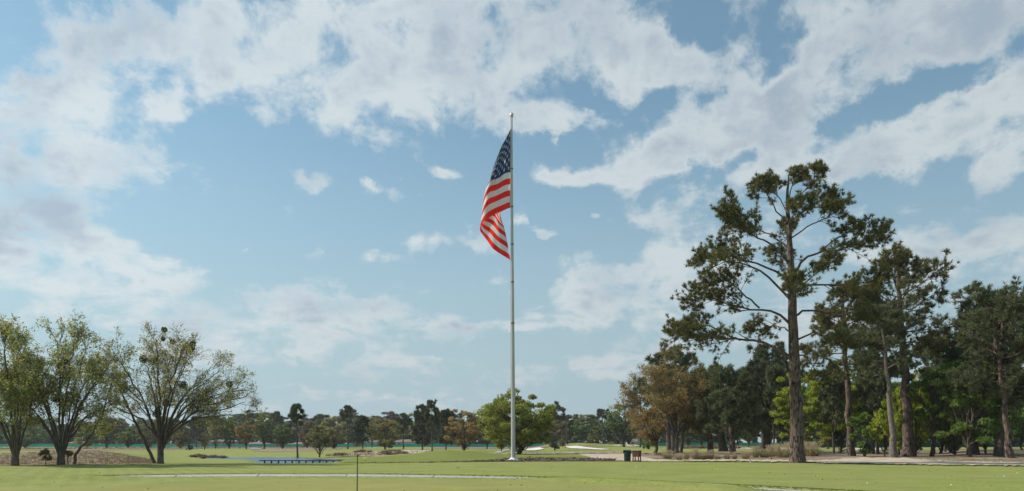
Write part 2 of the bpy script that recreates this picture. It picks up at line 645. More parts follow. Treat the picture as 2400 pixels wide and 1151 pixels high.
# bark and leaves
M['pinebark'] = mat('pine_bark', (.045, .034, .029), .95, (.23, .175, .155), 4.5, 8, bump=.16, bscale=4.5, c3=(.125, .085, .068), scale3=1.1, stretch=(1.6, 1.6, .5), contrast=(.44, .58), spec=.1)
M['bark'] = mat('grey_bark', (.065, .053, .043), .95, (.155, .130, .105), 5, 8, bump=.03, bscale=7, stretch=(1.5, 1.5, .4), spec=.1)
M['palebark'] = mat('pale_bark', (.095, .080, .068), .95, (.235, .205, .18), 5, 8, bump=.03, bscale=7, stretch=(1.5, 1.5, .5), spec=.1)
M['darkbark'] = mat('dark_bark', (.05, .042, .035), .95, (.10, .085, .07), 5, 8, bump=.03, bscale=7, stretch=(1.5, 1.5, .4), spec=.1)


def leafmat(name, c, c2, scale=.6, island=.35, transl=.35, objvar=.0):
    M[name] = mat(name, c, .75, c2, scale, 4, island=island, transl=transl, spec=.2, objvar=objvar)


leafmat('needles', (.105, .118, .040), (.195, .180, .068), .7, .4, .25)
leafmat('needles_blue', (.090, .115, .055), (.150, .168, .078), .7, .4, .25)
leafmat('needles_far', (.080, .100, .048), (.130, .145, .070), .4, .35, .2, .2)
leafmat('airy_leaf', (.300, .310, .110), (.420, .370, .160), .8, .4, .45)
leafmat('airy_leaf_green', (.255, .300, .080), (.420, .385, .135), .8, .4, .45)
leafmat('lime_leaf', (.270, .335, .038), (.380, .420, .065), .7, .35, .5)
leafmat('green_leaf', (.105, .175, .036), (.165, .235, .055), .6, .35, .4)
leafmat('linden_leaf', (.235, .270, .052), (.320, .325, .080), .6, .35, .42)
leafmat('far_green', (.135, .190, .062), (.200, .245, .088), .35, .35, .35, .2)
leafmat('far_yellow', (.190, .175, .045), (.250, .210, .065), .35, .3, .4, .12)
leafmat('far_olive', (.215, .215, .085), (.285, .265, .108), .35, .3, .35, .2)
leafmat('far_orange', (.290, .200, .078), (.330, .240, .095), .35, .3, .4, .12)
leafmat('orange_leaf', (.330, .225, .080), (.300, .245, .100), .5, .35, .4)
leafmat('far_brown', (.165, .138, .092), (.205, .175, .112), .35, .3, .3, .15)
leafmat('dark_leaf', (.048, .068, .036), (.075, .098, .048), .35, .35, .2, .2)
leafmat('mistletoe_leaf', (.06, .09, .04), (.09, .12, .05), 2, .4, .2)
M['metal'] = mat('painted_metal', (.50, .485, .475), .5, (.40, .385, .38), 2.0, 5, spec=.4, metal=.0, stretch=(1, 1, .15))
M['gold'] = mat('finial', (.62, .58, .50), .28, spec=.6, metal=.6)
M['white'] = mat('white_paint', (.72, .71, .69), .5)
M['halyard'] = mat('rope', (.35, .33, .30), .9)
M['flagred'] = mat('flag_red', (.62, .028, .022), .6, (.55, .022, .018), 1.5, 3, transl=.45, tcol=(1.0, .035, .02), spec=.2)
M['flagwhite'] = mat('flag_white', (.72, .73, .75), .6, (.66, .67, .70), 1.5, 3, transl=.35, spec=.2)
M['flagblue'] = mat('flag_blue', (.018, .040, .125), .6, (.022, .048, .14), 1.5, 3, transl=.25, spec=.2)
M['binGreen'] = mat('green_plastic', (.008, .024, .030), .35, (.010, .030, .036), 8, 4, spec=.5)
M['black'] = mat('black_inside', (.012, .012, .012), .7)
M['brownplastic'] = mat('brown_board', (.125, .055, .042), .65, (.095, .042, .032), 5, 6, bump=.004, bscale=20, stretch=(1, 1, 6))
M['teal'] = mat('teal_mesh', (.030, .330, .310), .8, (.045, .380, .355), .8, 4, objvar=.12)
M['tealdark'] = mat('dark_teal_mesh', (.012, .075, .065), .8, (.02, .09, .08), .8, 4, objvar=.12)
M['post'] = mat('fence_post', (.10, .10, .10), .6)
M['water'] = mat('pond_water', (.035, .085, .135), .22, bump=.09, bscale=3.0, spec=.22)  # blue of the reflected sky is put into the base colour
M['timber'] = mat('dark_timber', (.045, .035, .028), .8, (.08, .06, .05), 4, 5, bump=.01)
M['housewall'] = mat('brick_wall', (.36, .20, .16), .9, (.42, .26, .21), 3, 6)
M['housewhite'] = mat('pale_wall', (.42, .40, .37), .8)
M['roofgrey'] = mat('roof_shingle', (.17, .145, .135), .9, (.22, .19, .175), 2, 6)
M['glass'] = mat('window_glass', (.03, .035, .04), .1, spec=.7)
M['skin'] = mat('skin', (.50, .32, .24), .6)
M['shirtblue'] = mat('blue_shirt', (.33, .50, .66), .8)
M['shirtwhite'] = mat('white_shirt', (.76, .76, .76), .8)
M['darkcloth'] = mat('dark_cloth', (.03, .035, .05), .8)
M['khaki'] = mat('khaki_cloth', (.50, .43, .32), .8)
M['yellow'] = mat('yellow_cloth', (.80, .62, .04), .7, transl=.3)
M['redpaint'] = mat('red_paint', (.55, .06, .02), .5)
M['rock'] = mat('tan_rock', (.42, .28, .14), .85, (.50, .36, .20), 8, 5, bump=.01)
M['palerock'] = mat('pale_rock', (.52, .46, .38), .85, (.36, .28, .2), 8, 5, bump=.01)
M['bronze'] = mat('weathered_steel', (.13, .105, .085), .45, (.19, .155, .125), 14, 5, metal=.6, spec=.5)
M['carwhite'] = mat('car_paint', (.75, .76, .77), .2, spec=.6)

# ------------------------------------------------------------------ terrain
DD = np.array([0, 56, 62, 70, 80, 88, 100, 115, 124, 140, 165, 200, 240, 280, 300, 330, 400, 600, 3500], float)
COLS = {
    -900: [0, 0, 0, 0, 0, 0, 0, 0, 0, -.05, -.1, -.2, -.3, -.4, -.45, -.5, -.5, -.5, -.5],
    300: [0, 0, 0, 0, 0, -.05, -.1, -.2, -.2, -.25, -.3, -.3, -.35, -.4, -.45, -.5, -.5, -.5, -.5],
    440: [0, 0, -.05, -.2, -.35, -.45, -.55, -.62, -.64, -.62, -.6, -.55, -.5, -.5, -.5, -.5, -.5, -.5, -.5],
    500: [0, 0, -.06, -.25, -.40, -.50, -.66, -.9, -.7, -.6, -.5, -.45, -.4, -.4, -.45, -.5, -.5, -.5, -.5],
    575: [0, 0, -.06, -.25, -.42, -.52, -.70, -1.1, -.68, -.6, -.5, -.45, -.4, -.4, -.45, -.5, -.5, -.5, -.5],
    640: [0, 0, -.15, -.65, -1.1, -1.2, -1.3, -1.1, -.68, -.6, -.5, -.45, -.4, -.4, -.45, -.5, -.5, -.5, -.5],
    760: [0, 0, -.10, -.65, -1.2, -1.3, -1.2, -.72, -.65, -.6, -.5, -.45, -.4, -.4, -.45, -.5, -.5, -.5, -.5],
    815: [0, 0, 0, -.1, -.4, -.7, -.7, -.66, -.6, -.55, -.5, -.45, -.4, -.4, -.45, -.5, -.5, -.5, -.5],
    900: [0, 0, 0, 0, -.2, -.3, -.35, -.4, -.4, -.45, -.5, -.5, -.5, -.5, -.5, -.5, -.5, -.5, -.5],
    1240: [0, 0, 0, 0, 0, 0, -.15, -.25, -.3, -.4, -.5, -.62, -.7, -.72, -.7, -.6, -.5, -.5, -.5],
    1300: [0, 0, 0, 0, 0, 0, -.1, -.2, -.3, -.4, -.5, -.6, -.2, .45, .75, .8, .3, -.2, -.5],
    1360: [0, 0, 0, 0, 0, 0, -.05, -.15, -.3, -.4, -.5, -.6, 0, .75, 1.15, 1.2, .6, -.2, -.5],
    1440: [0, 0, 0, 0, 0, 0, 0, -.1, -.2, -.3, -.35, -.35, -.1, .5, .75, .6, .3, -.2, -.5],
    1540: [0, 0, 0, 0, 0, 0, 0, 0, -.05, -.1, -.1, -.1, -.05, 0, .05, 0, 0, -.2, -.5],
    2180: [0, 0, 0, 0, 0, 0, 0, 0, 0, 0, 0, 0, 0, 0, 0, 0, 0, -.2, -.5],
    2330: [0, 0, 0, .05, .2, .35, .55, .6, .55, .4, .3, .2, .1, 0, 0, 0, 0, -.2, -.5],
    2700: [0, 0, 0, .05, .2, .4, .7, .8, .7, .5, .3, .2, .1, 0, 0, 0, 0, -.2, -.5],
}
CPX = np.array(sorted(COLS))
CT = np.array([COLS[c] for c in sorted(COLS)])
PF = ([-400, 0, 170, 300, 415, 600, 840, 1020, 1200, 1400, 1600, 1750, 1880, 2000, 2400, 3200],
      [1121, 1116, 1114.5, 1112.5, 1110.5, 1109, 1109.5, 1112, 1115.5, 1122, 1131.5, 1139, 1145.5, 1152, 1175, 1210])
PN = ([-400, 0, 170, 300, 415, 600, 840, 1020, 1200, 1400, 1600, 1750, 1880, 2000, 2400, 3200],
      [1128, 1122, 1120.5, 1119, 1117.5, 1117, 1117.5, 1120, 1123.5, 1130.5, 1141, 1149.5, 1157, 1164, 1192, 1235])


def sstep(x, a, b):
    t = np.clip((x - a) / (b - a), 0, 1)
    return t * t * (3 - 2 * t)


def terrain(X, Y):
    X = np.asarray(X, float)
    Y = np.asarray(Y, float)
    Ys = np.maximum(Y, 4.0)
    px = np.clip(1200 + F * X / Ys, -900, 2699.9)
    i = np.clip(np.searchsorted(CPX, px, side='right') - 1, 0, len(CPX) - 2)
    fx = (px - CPX[i]) / (CPX[i + 1] - CPX[i])
    fx = fx * fx * (3 - 2 * fx)
    Yc = np.clip(Ys, 0, 3499.9)
    j = np.clip(np.searchsorted(DD, Yc, side='right') - 1, 0, len(DD) - 2)
    fy = (Yc - DD[j]) / (DD[j + 1] - DD[j])
    fy = fy * fy * (3 - 2 * fy)
    z = (CT[i, j] * (1 - fx) + CT[i + 1, j] * fx) * (1 - fy) + (CT[i, j + 1] * (1 - fx) + CT[i + 1, j + 1] * fx) * fy
    # the grass mound left of the flagpole
    hm = np.interp(px, [780, 800, 830, 900, 960, 1010, 1050, 1100, 1150, 1200, 1280, 1400], [0, .05, .22, .38, .55, .78, .92, .78, .52, .28, .1, 0])
    z = z + hm * sstep(Ys, 61, 77) * (1 - sstep(Ys, 79, 100))
    # the dry mound behind the left trees
    hr = np.interp(px, [-200, -50, 40, 120, 200, 280, 330, 380], [.1, .15, .35, .62, .70, .5, .2, 0])
    z = z + hr * sstep(Ys, 54, 82) * (1 - sstep(Ys, 86, 118))
    # gentle roll of the foreground
    z = z + .035 * np.sin(X * .11 + .6) * np.sin(Y * .07) * (Y > 0) * (1 - sstep(Ys, 50, 56))
    # lip that hides the path at both ends, and the path's own trench
    pf = HY + F * EYE / Ys
    far = np.interp(px, *PF)
    near = np.interp(px, *PN)
    hid = np.maximum(1 - sstep(px, 140, 430), sstep(px, 1180, 1340) * (1 - sstep(px, 1700, 1800)))
    yn = F * EYE / (near - HY)
    yf = F * EYE / (far - HY)
    z = z + (.02 + .15 * hid) * np.exp(-((Y - (yn - .5)) / .9) ** 2) * (Y > 5)
    inside = np.clip((Y - yn) / .06, 0, 1) * np.clip((yf - Y) / .06, 0, 1)
    z = z * (1 - inside) - .14 * inside
    return z


def hit(px, py, ymin=8.0, ymax=1200.0):
    """where the sight line through (px, py) meets the ground"""
    Ys = np.geomspace(ymin, ymax, 2600)
    X = (px - 1200) / F * Ys
    pp = HY + (EYE - terrain(X, Ys)) * F / Ys
    k = np.argmax(pp <= py)
    if pp[k] > py:
        k = len(Ys) - 1
    return X[k], Ys[k], float(terrain(X[k], Ys[k]))


def gx(px, Y):
    return (px - 1200) / F * Y


def zat(py, Y):
    return EYE - (py - HY) * Y / F


def ground_sheet():
    s = np.linspace(-1, 1, 421)
    X = np.sinh(s * 5.2) / np.sinh(5.2) * 2400
    X = np.sign(s) * (np.abs(s) * 70 + (np.abs(s) ** 6) * 2330)
    Y = np.concatenate([np.linspace(-400, 0, 12), np.linspace(1.5, 23, 22), np.linspace(23.5, 33, 40), np.linspace(33.06, 39.5, 110), np.linspace(40, 60, 40),
                        np.linspace(60.6, 130, 110), np.linspace(132, 345, 90), np.geomspace(360, 3500, 26)])
    # far rows need more width: fan the sheet out with distance
    XX, YY = np.meshgrid(X, Y)
    XX = XX * np.where(YY > 40, 1 + (np.clip(YY, 40, 345) - 40) / 75.0, 1.0)
    Z = terrain(XX, YY)
    n, m = XX.shape
    V = np.stack([XX, YY, Z], -1).reshape(-1, 3)
    idx = np.arange(n * m).reshape(n, m)
    q = np.stack([idx[:-1, :-1], idx[:-1, 1:], idx[1:, 1:], idx[1:, :-1]], -1).reshape(-1, 4)
    o = MB().add(V, q).build('ground', M['fairway'], smooth=True)
    tag(o, kind='structure')


ground_sheet()


def patch(name, top, bot, m, off=.02, ymin=8, rows=5, step=4.0, jit=.6, seed=1, kind='structure', label=None, cat=None):
    """sheet of ground cover laid on the terrain; top/bot are its far and near edge"""
    g = rng(seed)
    x0, x1 = max(top[0][0], bot[0][0]), min(top[-1][0], bot[-1][0])
    n = max(3, int((x1 - x0) / step))
    xs = np.linspace(x0, x1, n)
    tp = np.interp(xs, [p[0] for p in top], [p[1] for p in top])
    bt = np.interp(xs, [p[0] for p in bot], [p[1] for p in bot])
    j1 = np.convolve(g.normal(0, jit, n + 4), [.2, .6, .2], 'same')[2:-2]
    j2 = np.convolve(g.normal(0, jit, n + 4), [.2, .6, .2], 'same')[2:-2]
    tp = np.minimum(tp + j1, bt)
    bt = np.maximum(bt + j2, tp + .05)
    V = []
    for k in range(n):
        ha = hit(xs[k], bt[k], ymin)
        hb = hit(xs[k], max(tp[k], HY + 1.2), ymin)
        for r_ in range(rows):
            Yk = ha[1] * (1 - r_ / (rows - 1)) + hb[1] * r_ / (rows - 1)
            Xk = gx(xs[k], Yk)
            V.append((Xk, Yk, float(terrain(Xk, Yk)) + off))
    idx = np.arange(n * rows).reshape(n, rows)
    q = np.stack([idx[:-1, :-1], idx[1:, :-1], idx[1:, 1:], idx[:-1, 1:]], -1).reshape(-1, 4)
    o = MB().add(V, q).build(name, m, smooth=True)
    return tag(o, label, cat, kind=kind)


# near putting green, the far grass and the patches of sand, straw and rough
patch('putting_green', [(-300, 1150), (150, 1142), (330, 1130), (560, 1125), (840, 1123), (1020, 1125), (1200, 1127), (1400, 1134), (1600, 1144), (1760, 1154), (1900, 1165)],
      [(-300, 1230), (1900, 1230)], M['green'], .006, rows=24, step=10, jit=.25, ymin=8)
patch('dry_rough', [(-60, 1066), (60, 1062), (120, 1059), (200, 1056), (270, 1062), (330, 1071), (352, 1080)],
      [(-60, 1092), (30, 1093), (140, 1091), (250, 1089), (352, 1088)], M['rough'], .03, ymin=52, rows=9)
patch('dry_rough', [(-60, 1052), (420, 1050), (460, 1051)], [(-60, 1056), (300, 1056), (460, 1053)], M['rough'], .05, ymin=110, seed=3)
patch('dry_rough', [(420, 1047.6), (520, 1047), (600, 1046.5), (700, 1048), (860, 1047)], [(420, 1051.5), (500, 1051), (570, 1049.5), (700, 1049.5), (860, 1048.5)], M['rough'], .06, ymin=140, seed=4)
patch('dry_rough', [(592, 1056), (620, 1052), (700, 1050.5), (800, 1050)], [(592, 1057), (640, 1059.5), (740, 1056.5), (800, 1053)], M['dirt'], .06, ymin=118, seed=5)
patch('dry_rough', [(765, 1067), (800, 1063), (850, 1060), (960, 1056), (1020, 1057)], [(765, 1069), (810, 1070), (900, 1070.5), (960, 1068), (1020, 1062)], M['dirt'], .05, ymin=100, seed=6)
patch('sandy_track', [(945, 1055.5), (975, 1055), (1010, 1055.5)], [(945, 1057), (960, 1064), (975, 1064.5), (1010, 1058)], M['sand'], .09, ymin=100, seed=7, jit=.3)
patch('sandy_track', [(860, 1060), (890, 1059.5), (925, 1060)], [(860, 1062), (890, 1062), (925, 1062)], M['sand'], .08, ymin=100, seed=8, jit=.3)
patch('dry_rough', [(1010, 1049), (1060, 1047.5), (1120, 1048), (1200, 1049), (1240, 1046)], [(1010, 1053), (1060, 1052), (1120, 1053), (1200, 1051.5), (1240, 1047)], M['rough'], .06, ymin=110, seed=9)
patch('cart_path', [(1160, 1060), (1172, 1057), (1185, 1054), (1200, 1052)], [(1160, 1062), (1172, 1062.5), (1185, 1057.5), (1200, 1053)], M['concrete'], .08, ymin=100, seed=10, jit=.1, step=2)
patch('cart_path', [(580, 1050), (590, 1049.5), (612, 1051)], [(580, 1050.5), (590, 1053), (612, 1053.3)], M['concrete'], .09, ymin=140, seed=10, jit=.1, step=2)
patch('dry_rough', [(1190, 1063.5), (1260, 1062), (1330, 1059.5), (1500, 1060)], [(1190, 1066), (1260, 1065), (1355, 1064.5), (1500, 1064)], M['dirt'], .04, ymin=66, seed=11)
patch('sandy_track', [(1318, 1060), (1350, 1061)], [(1318, 1060.6), (1350, 1063)], M['sand'], .05, ymin=66, seed=12, jit=.1)
# bunkers: a grassy dark lip and raked pale sand
patch('bunker_lip', [(1215, 1053), (1235, 1048), (1262, 1044.5), (1285, 1045.5)], [(1215, 1055), (1240, 1053), (1265, 1050.5), (1285, 1049)], M['tuftbrown'], .10, ymin=120, seed=13, jit=.2)
patch('sand_bunker', [(1222, 1054.6), (1240, 1052.0), (1265, 1049.5), (1275, 1053)], [(1222, 1055.4), (1240, 1057.2), (1258, 1056.5), (1275, 1053.3)], M['whitesand'], .16, ymin=120, seed=14, jit=.12, step=2)
patch('bunker_lip', [(1322, 1046.5), (1335, 1045), (1360, 1044.5), (1390, 1048), (1430, 1053)], [(1322, 1050), (1345, 1050), (1380, 1052), (1400, 1053), (1430, 1054.5)], M['tuftbrown'], .10, ymin=120, seed=15, jit=.2)
patch('sand_bunker', [(1327, 1047.5), (1340, 1046.4), (1353, 1045.8), (1372, 1049), (1400, 1052), (1430, 1054.3)], [(1327, 1049.5), (1340, 1052.3), (1370, 1053), (1410, 1055.7), (1430, 1055)], M['whitesand'], .18, ymin=120, seed=16, jit=.12, step=2)
patch('sandy_waste', [(1358, 1063), (1380, 1061.8), (1460, 1062.5), (1520, 1061), (1620, 1060.5)], [(1358, 1064.5), (1378, 1075), (1440, 1080), (1510, 1082), (1620, 1082)], M['sand'], .03, ymin=58, seed=17, rows=8)
patch('pine_straw', [(1500, 1061.5), (1560, 1060.5), (1700, 1059.5), (1900, 1058), (2100, 1058), (2250, 1056), (2700, 1050)],
      [(1500, 1070), (1540, 1077), (1620, 1079), (1800, 1080.5), (1990, 1083), (2120, 1078), (2260, 1086), (2700, 1092)], M['straw'], .05, ymin=52, seed=18, rows=12)
patch('sandy_waste', [(1600, 1079.5), (1720, 1079), (1850, 1080), (1930, 1081), (2000, 1074), (2120, 1075), (2180, 1081), (2400, 1086), (2700, 1090)],
      [(1600, 1082.5), (1720, 1082.5), (1870, 1084.5), (2000, 1088), (2180, 1091), (2400, 1094), (2700, 1099)], M['sand'], .075, ymin=48, seed=19, rows=5, jit=.9)
patch('sandy_waste', [(1640, 1048), (1720, 1049), (1900, 1050)], [(1640, 1051), (1720, 1053), (1900, 1053)], M['sand'], .06, ymin=110, seed=20)
patch('sandy_waste', [(1440, 1043), (1460, 1041.5), (1515, 1043.5)], [(1440, 1045), (1480, 1047.8), (1515, 1044)], M['sand'], .1, ymin=150, seed=21)
patch('sand_bunker', [(2000, 1052), (2040, 1049.5), (2075, 1053)], [(2000, 1054.5), (2040, 1054), (2075, 1054.5)], M['whitesand'], .06, ymin=110, seed=22, jit=.2)
patch('sand_bunker', [(2110, 1052), (2165, 1054)], [(2110, 1054), (2165, 1055.2)], M['whitesand'], .06, ymin=110, seed=23, jit=.2)
patch('mound_turf', [(770, 1080.5), (800, 1078.2), (830, 1073.5), (900, 1070.6), (960, 1065.8), (1010, 1059), (1050, 1055.6), (1100, 1057.8), (1150, 1063.6), (1200, 1068.2), (1300, 1067.5), (1370, 1068), (1385, 1072)],
      [(770, 1082), (830, 1085.5), (900, 1085.8), (985, 1083.8), (1060, 1082), (1150, 1079.5), (1200, 1077.5), (1300, 1076), (1385, 1075)], M['moundturf'], .03, ymin=58, seed=40, rows=14, step=6, jit=.15)
patch('mulch_bed', [(985, 1084.3), (1060, 1082.4), (1150, 1078.5), (1200, 1075.5), (1260, 1074.5), (1350, 1073.5), (1390, 1075), (1440, 1078.5)],
      [(985, 1084.7), (1060, 1083.4), (1150, 1082.5), (1200, 1082.2), (1300, 1081.6), (1440, 1081.4)], M['mulch'], .05, ymin=54, seed=24, jit=.4)

# pond
wb = MB()
wx0, wx1, wy0, wy1 = -52, -14, 70, 126
wb.add([(wx0, wy0, -.80), (wx1, wy0, -.80), (wx1, wy1, -.80), (wx0, wy1, -.80)], [[0, 1, 2, 3]])
tag(wb.build('pond_water', M['water']), kind='structure')


# ------------------------------------------------------------------ concrete path of separate slabs
def path():
    root = empty('cart_path', (0, 0, 0), None, None)
    tag(root, kind='structure')
    del_j = [-420, -230, -40, 120, 265, 415, 608, 815, 1018, 1215, 1400, 1575, 1740, 1880, 2010, 2150, 2300, 2480]
    for a, b in zip(del_j[:-1], del_j[1:]):
        n = 9
        far_px = np.linspace(a + 1.3, b - 1.3, n)
        near_px = far_px - 9
        V = []
        for k in range(n):
            yf = F * EYE / (np.interp(far_px[k], *PF) - HY) - .10
            yn = F * EYE / (np.interp(near_px[k], *PN) - HY) + .10
            for (p_, y_, z_) in ((near_px[k], yn, -.145), (near_px[k], yn, -.055), (far_px[k], yf, -.045), (far_px[k], yf, -.145)):
                V.append((gx(p_, y_), y_, z_))
        idx = np.arange(n * 4).reshape(n, 4)
        q = [[idx[k, r], idx[k + 1, r], idx[k + 1, r + 1], idx[k, r + 1]] for k in range(n - 1) for r in range(3)]
        q += [[idx[0, 0], idx[0, 1], idx[0, 2], idx[0, 3]], [idx[-1, 3], idx[-1, 2], idx[-1, 1], idx[-1, 0]]]
        MB().add(V, q).build('slab', M['concrete'], root)


path()


# ------------------------------------------------------------------ stuff: blades, tussocks, mulch bits
def blades(name, pts, hgt, wid, m, g, lean=.5, per=6, label=None):
    n = len(pts)
    C = np.repeat(pts, per, 0) + np.concatenate([g.normal(0, hgt * .35, (n * per, 2)), np.zeros((n * per, 1))], 1)
    d = np.concatenate([g.normal(0, lean, (n * per, 2)), np.ones((n * per, 1))], 1)
    d /= np.linalg.norm(d, axis=1, keepdims=True)
    b = np.cross(d, unit(g, n * per))
    b /= np.linalg.norm(b, axis=1, keepdims=True)
    h = (hgt * g.uniform(.4, 1.2, n * per))[:, None]
    V = np.stack([C - b * wid * .5 - [0, 0, .02], C + b * wid * .5 - [0, 0, .02], C + d * h], 1)
    o = MB().add(V.reshape(-1, 3), t=np.arange(n * per * 3).reshape(-1, 3)).build(name, m)
    return tag(o, label, 'grass', kind='stuff')


def region(top, bot, n, g, ymin=8, clump=0.0):
    x0, x1 = top[0][0], top[-1][0]
    out = []
    Ys = np.geomspace(ymin, 400, 900)
    for _ in range(n):
        px = g.uniform(x0, x1)
        t = np.interp(px, [p[0] for p in top], [p[1] for p in top])
        b = np.interp(px, [p[0] for p in bot], [p[1] for p in bot])
        py = g.uniform(t, b)
        X = (px - 1200) / F * Ys
        pp = HY + (EYE - terrain(X, Ys)) * F / Ys
        k = np.argmax(pp <= py)
        if pp[k] > py:
            continue
        out.append((X[k], Ys[k], 0))
    out = np.array(out)
    out[:, :2] += g.normal(0, .15, (len(out), 2))
    out[:, 2] = terrain(out[:, 0], out[:, 1])
    return out


g = rng(5)
blades('rough_grass', region([(-60, 1064), (60, 1061), (200, 1056), (270, 1062), (352, 1078)], [(-60, 1091), (140, 1090), (352, 1087)], 2600, g, 52), .17, .05, M['tuft'], g, label='pinkish brown dry tussocks covering the mound behind the left trees')
blades('rough_grass', region([(-60, 1051), (420, 1048), (860, 1046.8)], [(-60, 1054), (420, 1052), (860, 1048.6)], 1500, g, 120), .45, .16, M['tuft'], g, per=5, label='strip of dry brown grass in front of the teal fence')
blades('rough_grass', region([(765, 1066), (850, 1060), (1020, 1057)], [(765, 1069), (900, 1070), (1020, 1062)], 260, g, 95), .35, .12, M['tuftbrown'], g, per=6, label='ragged dry tufts on the bare ground right of the pond')
blades('rough_grass', region([(1190, 1061), (1500, 1059)], [(1190, 1065), (1500, 1064)], 220, g, 66), .22, .06, M['tuftbrown'], g, per=6, label='line of small brown tufts crossing the lawn behind the flagpole')
blades('rough_grass', region([(592, 1054), (700, 1051), (800, 1051)], [(592, 1058), (700, 1057), (800, 1053)], 400, g, 118), .16, .1, M['tuft'], g, per=4, label='low dry grass on the brown patch beyond the pond')
blades('straw_litter', region([(1520, 1063), (1900, 1061), (2500, 1058)], [(1520, 1074), (1900, 1080), (2500, 1088)], 2600, g, 52), .07, .03, M['tuftbrown'], g, lean=1.6, per=5, label='brown pine straw and twigs strewn under the pines')
blades('weeds', region([(2150, 1070), (2400, 1072)], [(2150, 1082), (2400, 1086)], 240, g, 52), .16, .035, M['weed'], g, per=9, label='low green weeds growing through the straw at the right')
blades('weeds', region([(1560, 1075), (1800, 1074)], [(1560, 1078.5), (1800, 1079)], 90, g, 56), .12, .035, M['weed'], g, per=9, label='thin green weeds at the foot of the ornamental grass')
blades('weeds', region([(1900, 1070), (1960, 1070)], [(1900, 1076), (1960, 1076)], 40, g, 56), .12, .035, M['weed'], g, per=9, label='few green weeds right of the tallest pine')
blades('weeds', region([(850, 1085.5), (985, 1083.5), (1100, 1081)], [(850, 1086.5), (985, 1085), (1100, 1083)], 130, g, 54), .14, .03, M['tuftbrown'], g, per=7, label='sparse brown stalks along the foot of the grass mound')
# turf lip along the path
lip = []
for _ in range(5200):
    px = g.uniform(-60, 2400)
    yf = F * EYE / (np.interp(px, *PF) - HY) + abs(g.normal(0, .05)) + .03
    lip.append((gx(px, yf), yf, float(terrain(gx(px, yf), yf))))
for _ in range(4200):
    px = g.uniform(-60, 2400)
    yn = F * EYE / (np.interp(px, *PN) - HY) - abs(g.normal(0, .05)) - .03
    lip.append((gx(px, yn), yn, float(terrain(gx(px, yn), yn))))
blades('turf_edge', np.array(lip), .035, .012, M['grassblade'], g, per=3, label='ragged turf edge along both sides of the concrete path')
# ragged edge between turf and the sand at the right
ed = []
for _ in range(2600):
    px = g.uniform(1440, 2500)
    py = np.interp(px, [1440, 1620, 1870, 2000, 2180, 2400, 2700], [1081.8, 1082.6, 1084.6, 1088, 1091, 1094, 1099]) + g.normal(0, .35)
    Yk = F * EYE / (py - HY)
    ed.append((gx(px, Yk), Yk, float(terrain(gx(px, Yk), Yk))))
blades('turf_edge', np.array(ed), .06, .02, M['grassblade'], g, per=3, label='turf edge where the lawn meets the sand under the pines')


def mulch_bits():
    p1 = region([(1060, 1082.6), (1150, 1080), (1200, 1075.8), (1350, 1074), (1440, 1078)], [(1060, 1083.4), (1150, 1082.5), (1440, 1081.3)], 2600, g, 54)
    d = unit(g, len(p1))
    d[:, 2] *= .4
    b = np.cross(d, unit(g, len(p1)))
    s = g.uniform(.05, .17, (len(p1), 1)) * np.interp(1200 + F * p1[:, 0:1] / p1[:, 1:2], [1060, 1190], [.25, 1])
    c = p1 + np.array([0, 0, .6]) * s + g.normal(0, .3, p1.shape) * s
    V = np.stack([c - d * s, c + b * s * .4, c + d * s, c - b * s * .4], 1)
    o = MB().add(V.reshape(-1, 3), np.arange(len(p1) * 4).reshape(-1, 4)).build('mulch', M['mulchbit'])
    tag(o, 'dark brown bark mulch heaped round the foot of the flagpole', 'mulch', kind='stuff')


mulch_bits()


def leaf_litter():
    g = rng(88)
    n = 170
    Y = g.uniform(24, 60, n)
    px = g.uniform(0, 2400, n)
    P = np.stack([gx(px, Y), Y, np.zeros(n)], 1)
    P[:, 2] = terrain(P[:, 0], P[:, 1]) + .02
    mb = MB()
    leaves(mb, P, .07, g, droop=0, asp=.6)
    tag(mb.build('fallen_leaves', M['tuftbrown']), 'few fallen brown leaves scattered over the mown lawn', 'leaves', kind='stuff')


leaf_litter()


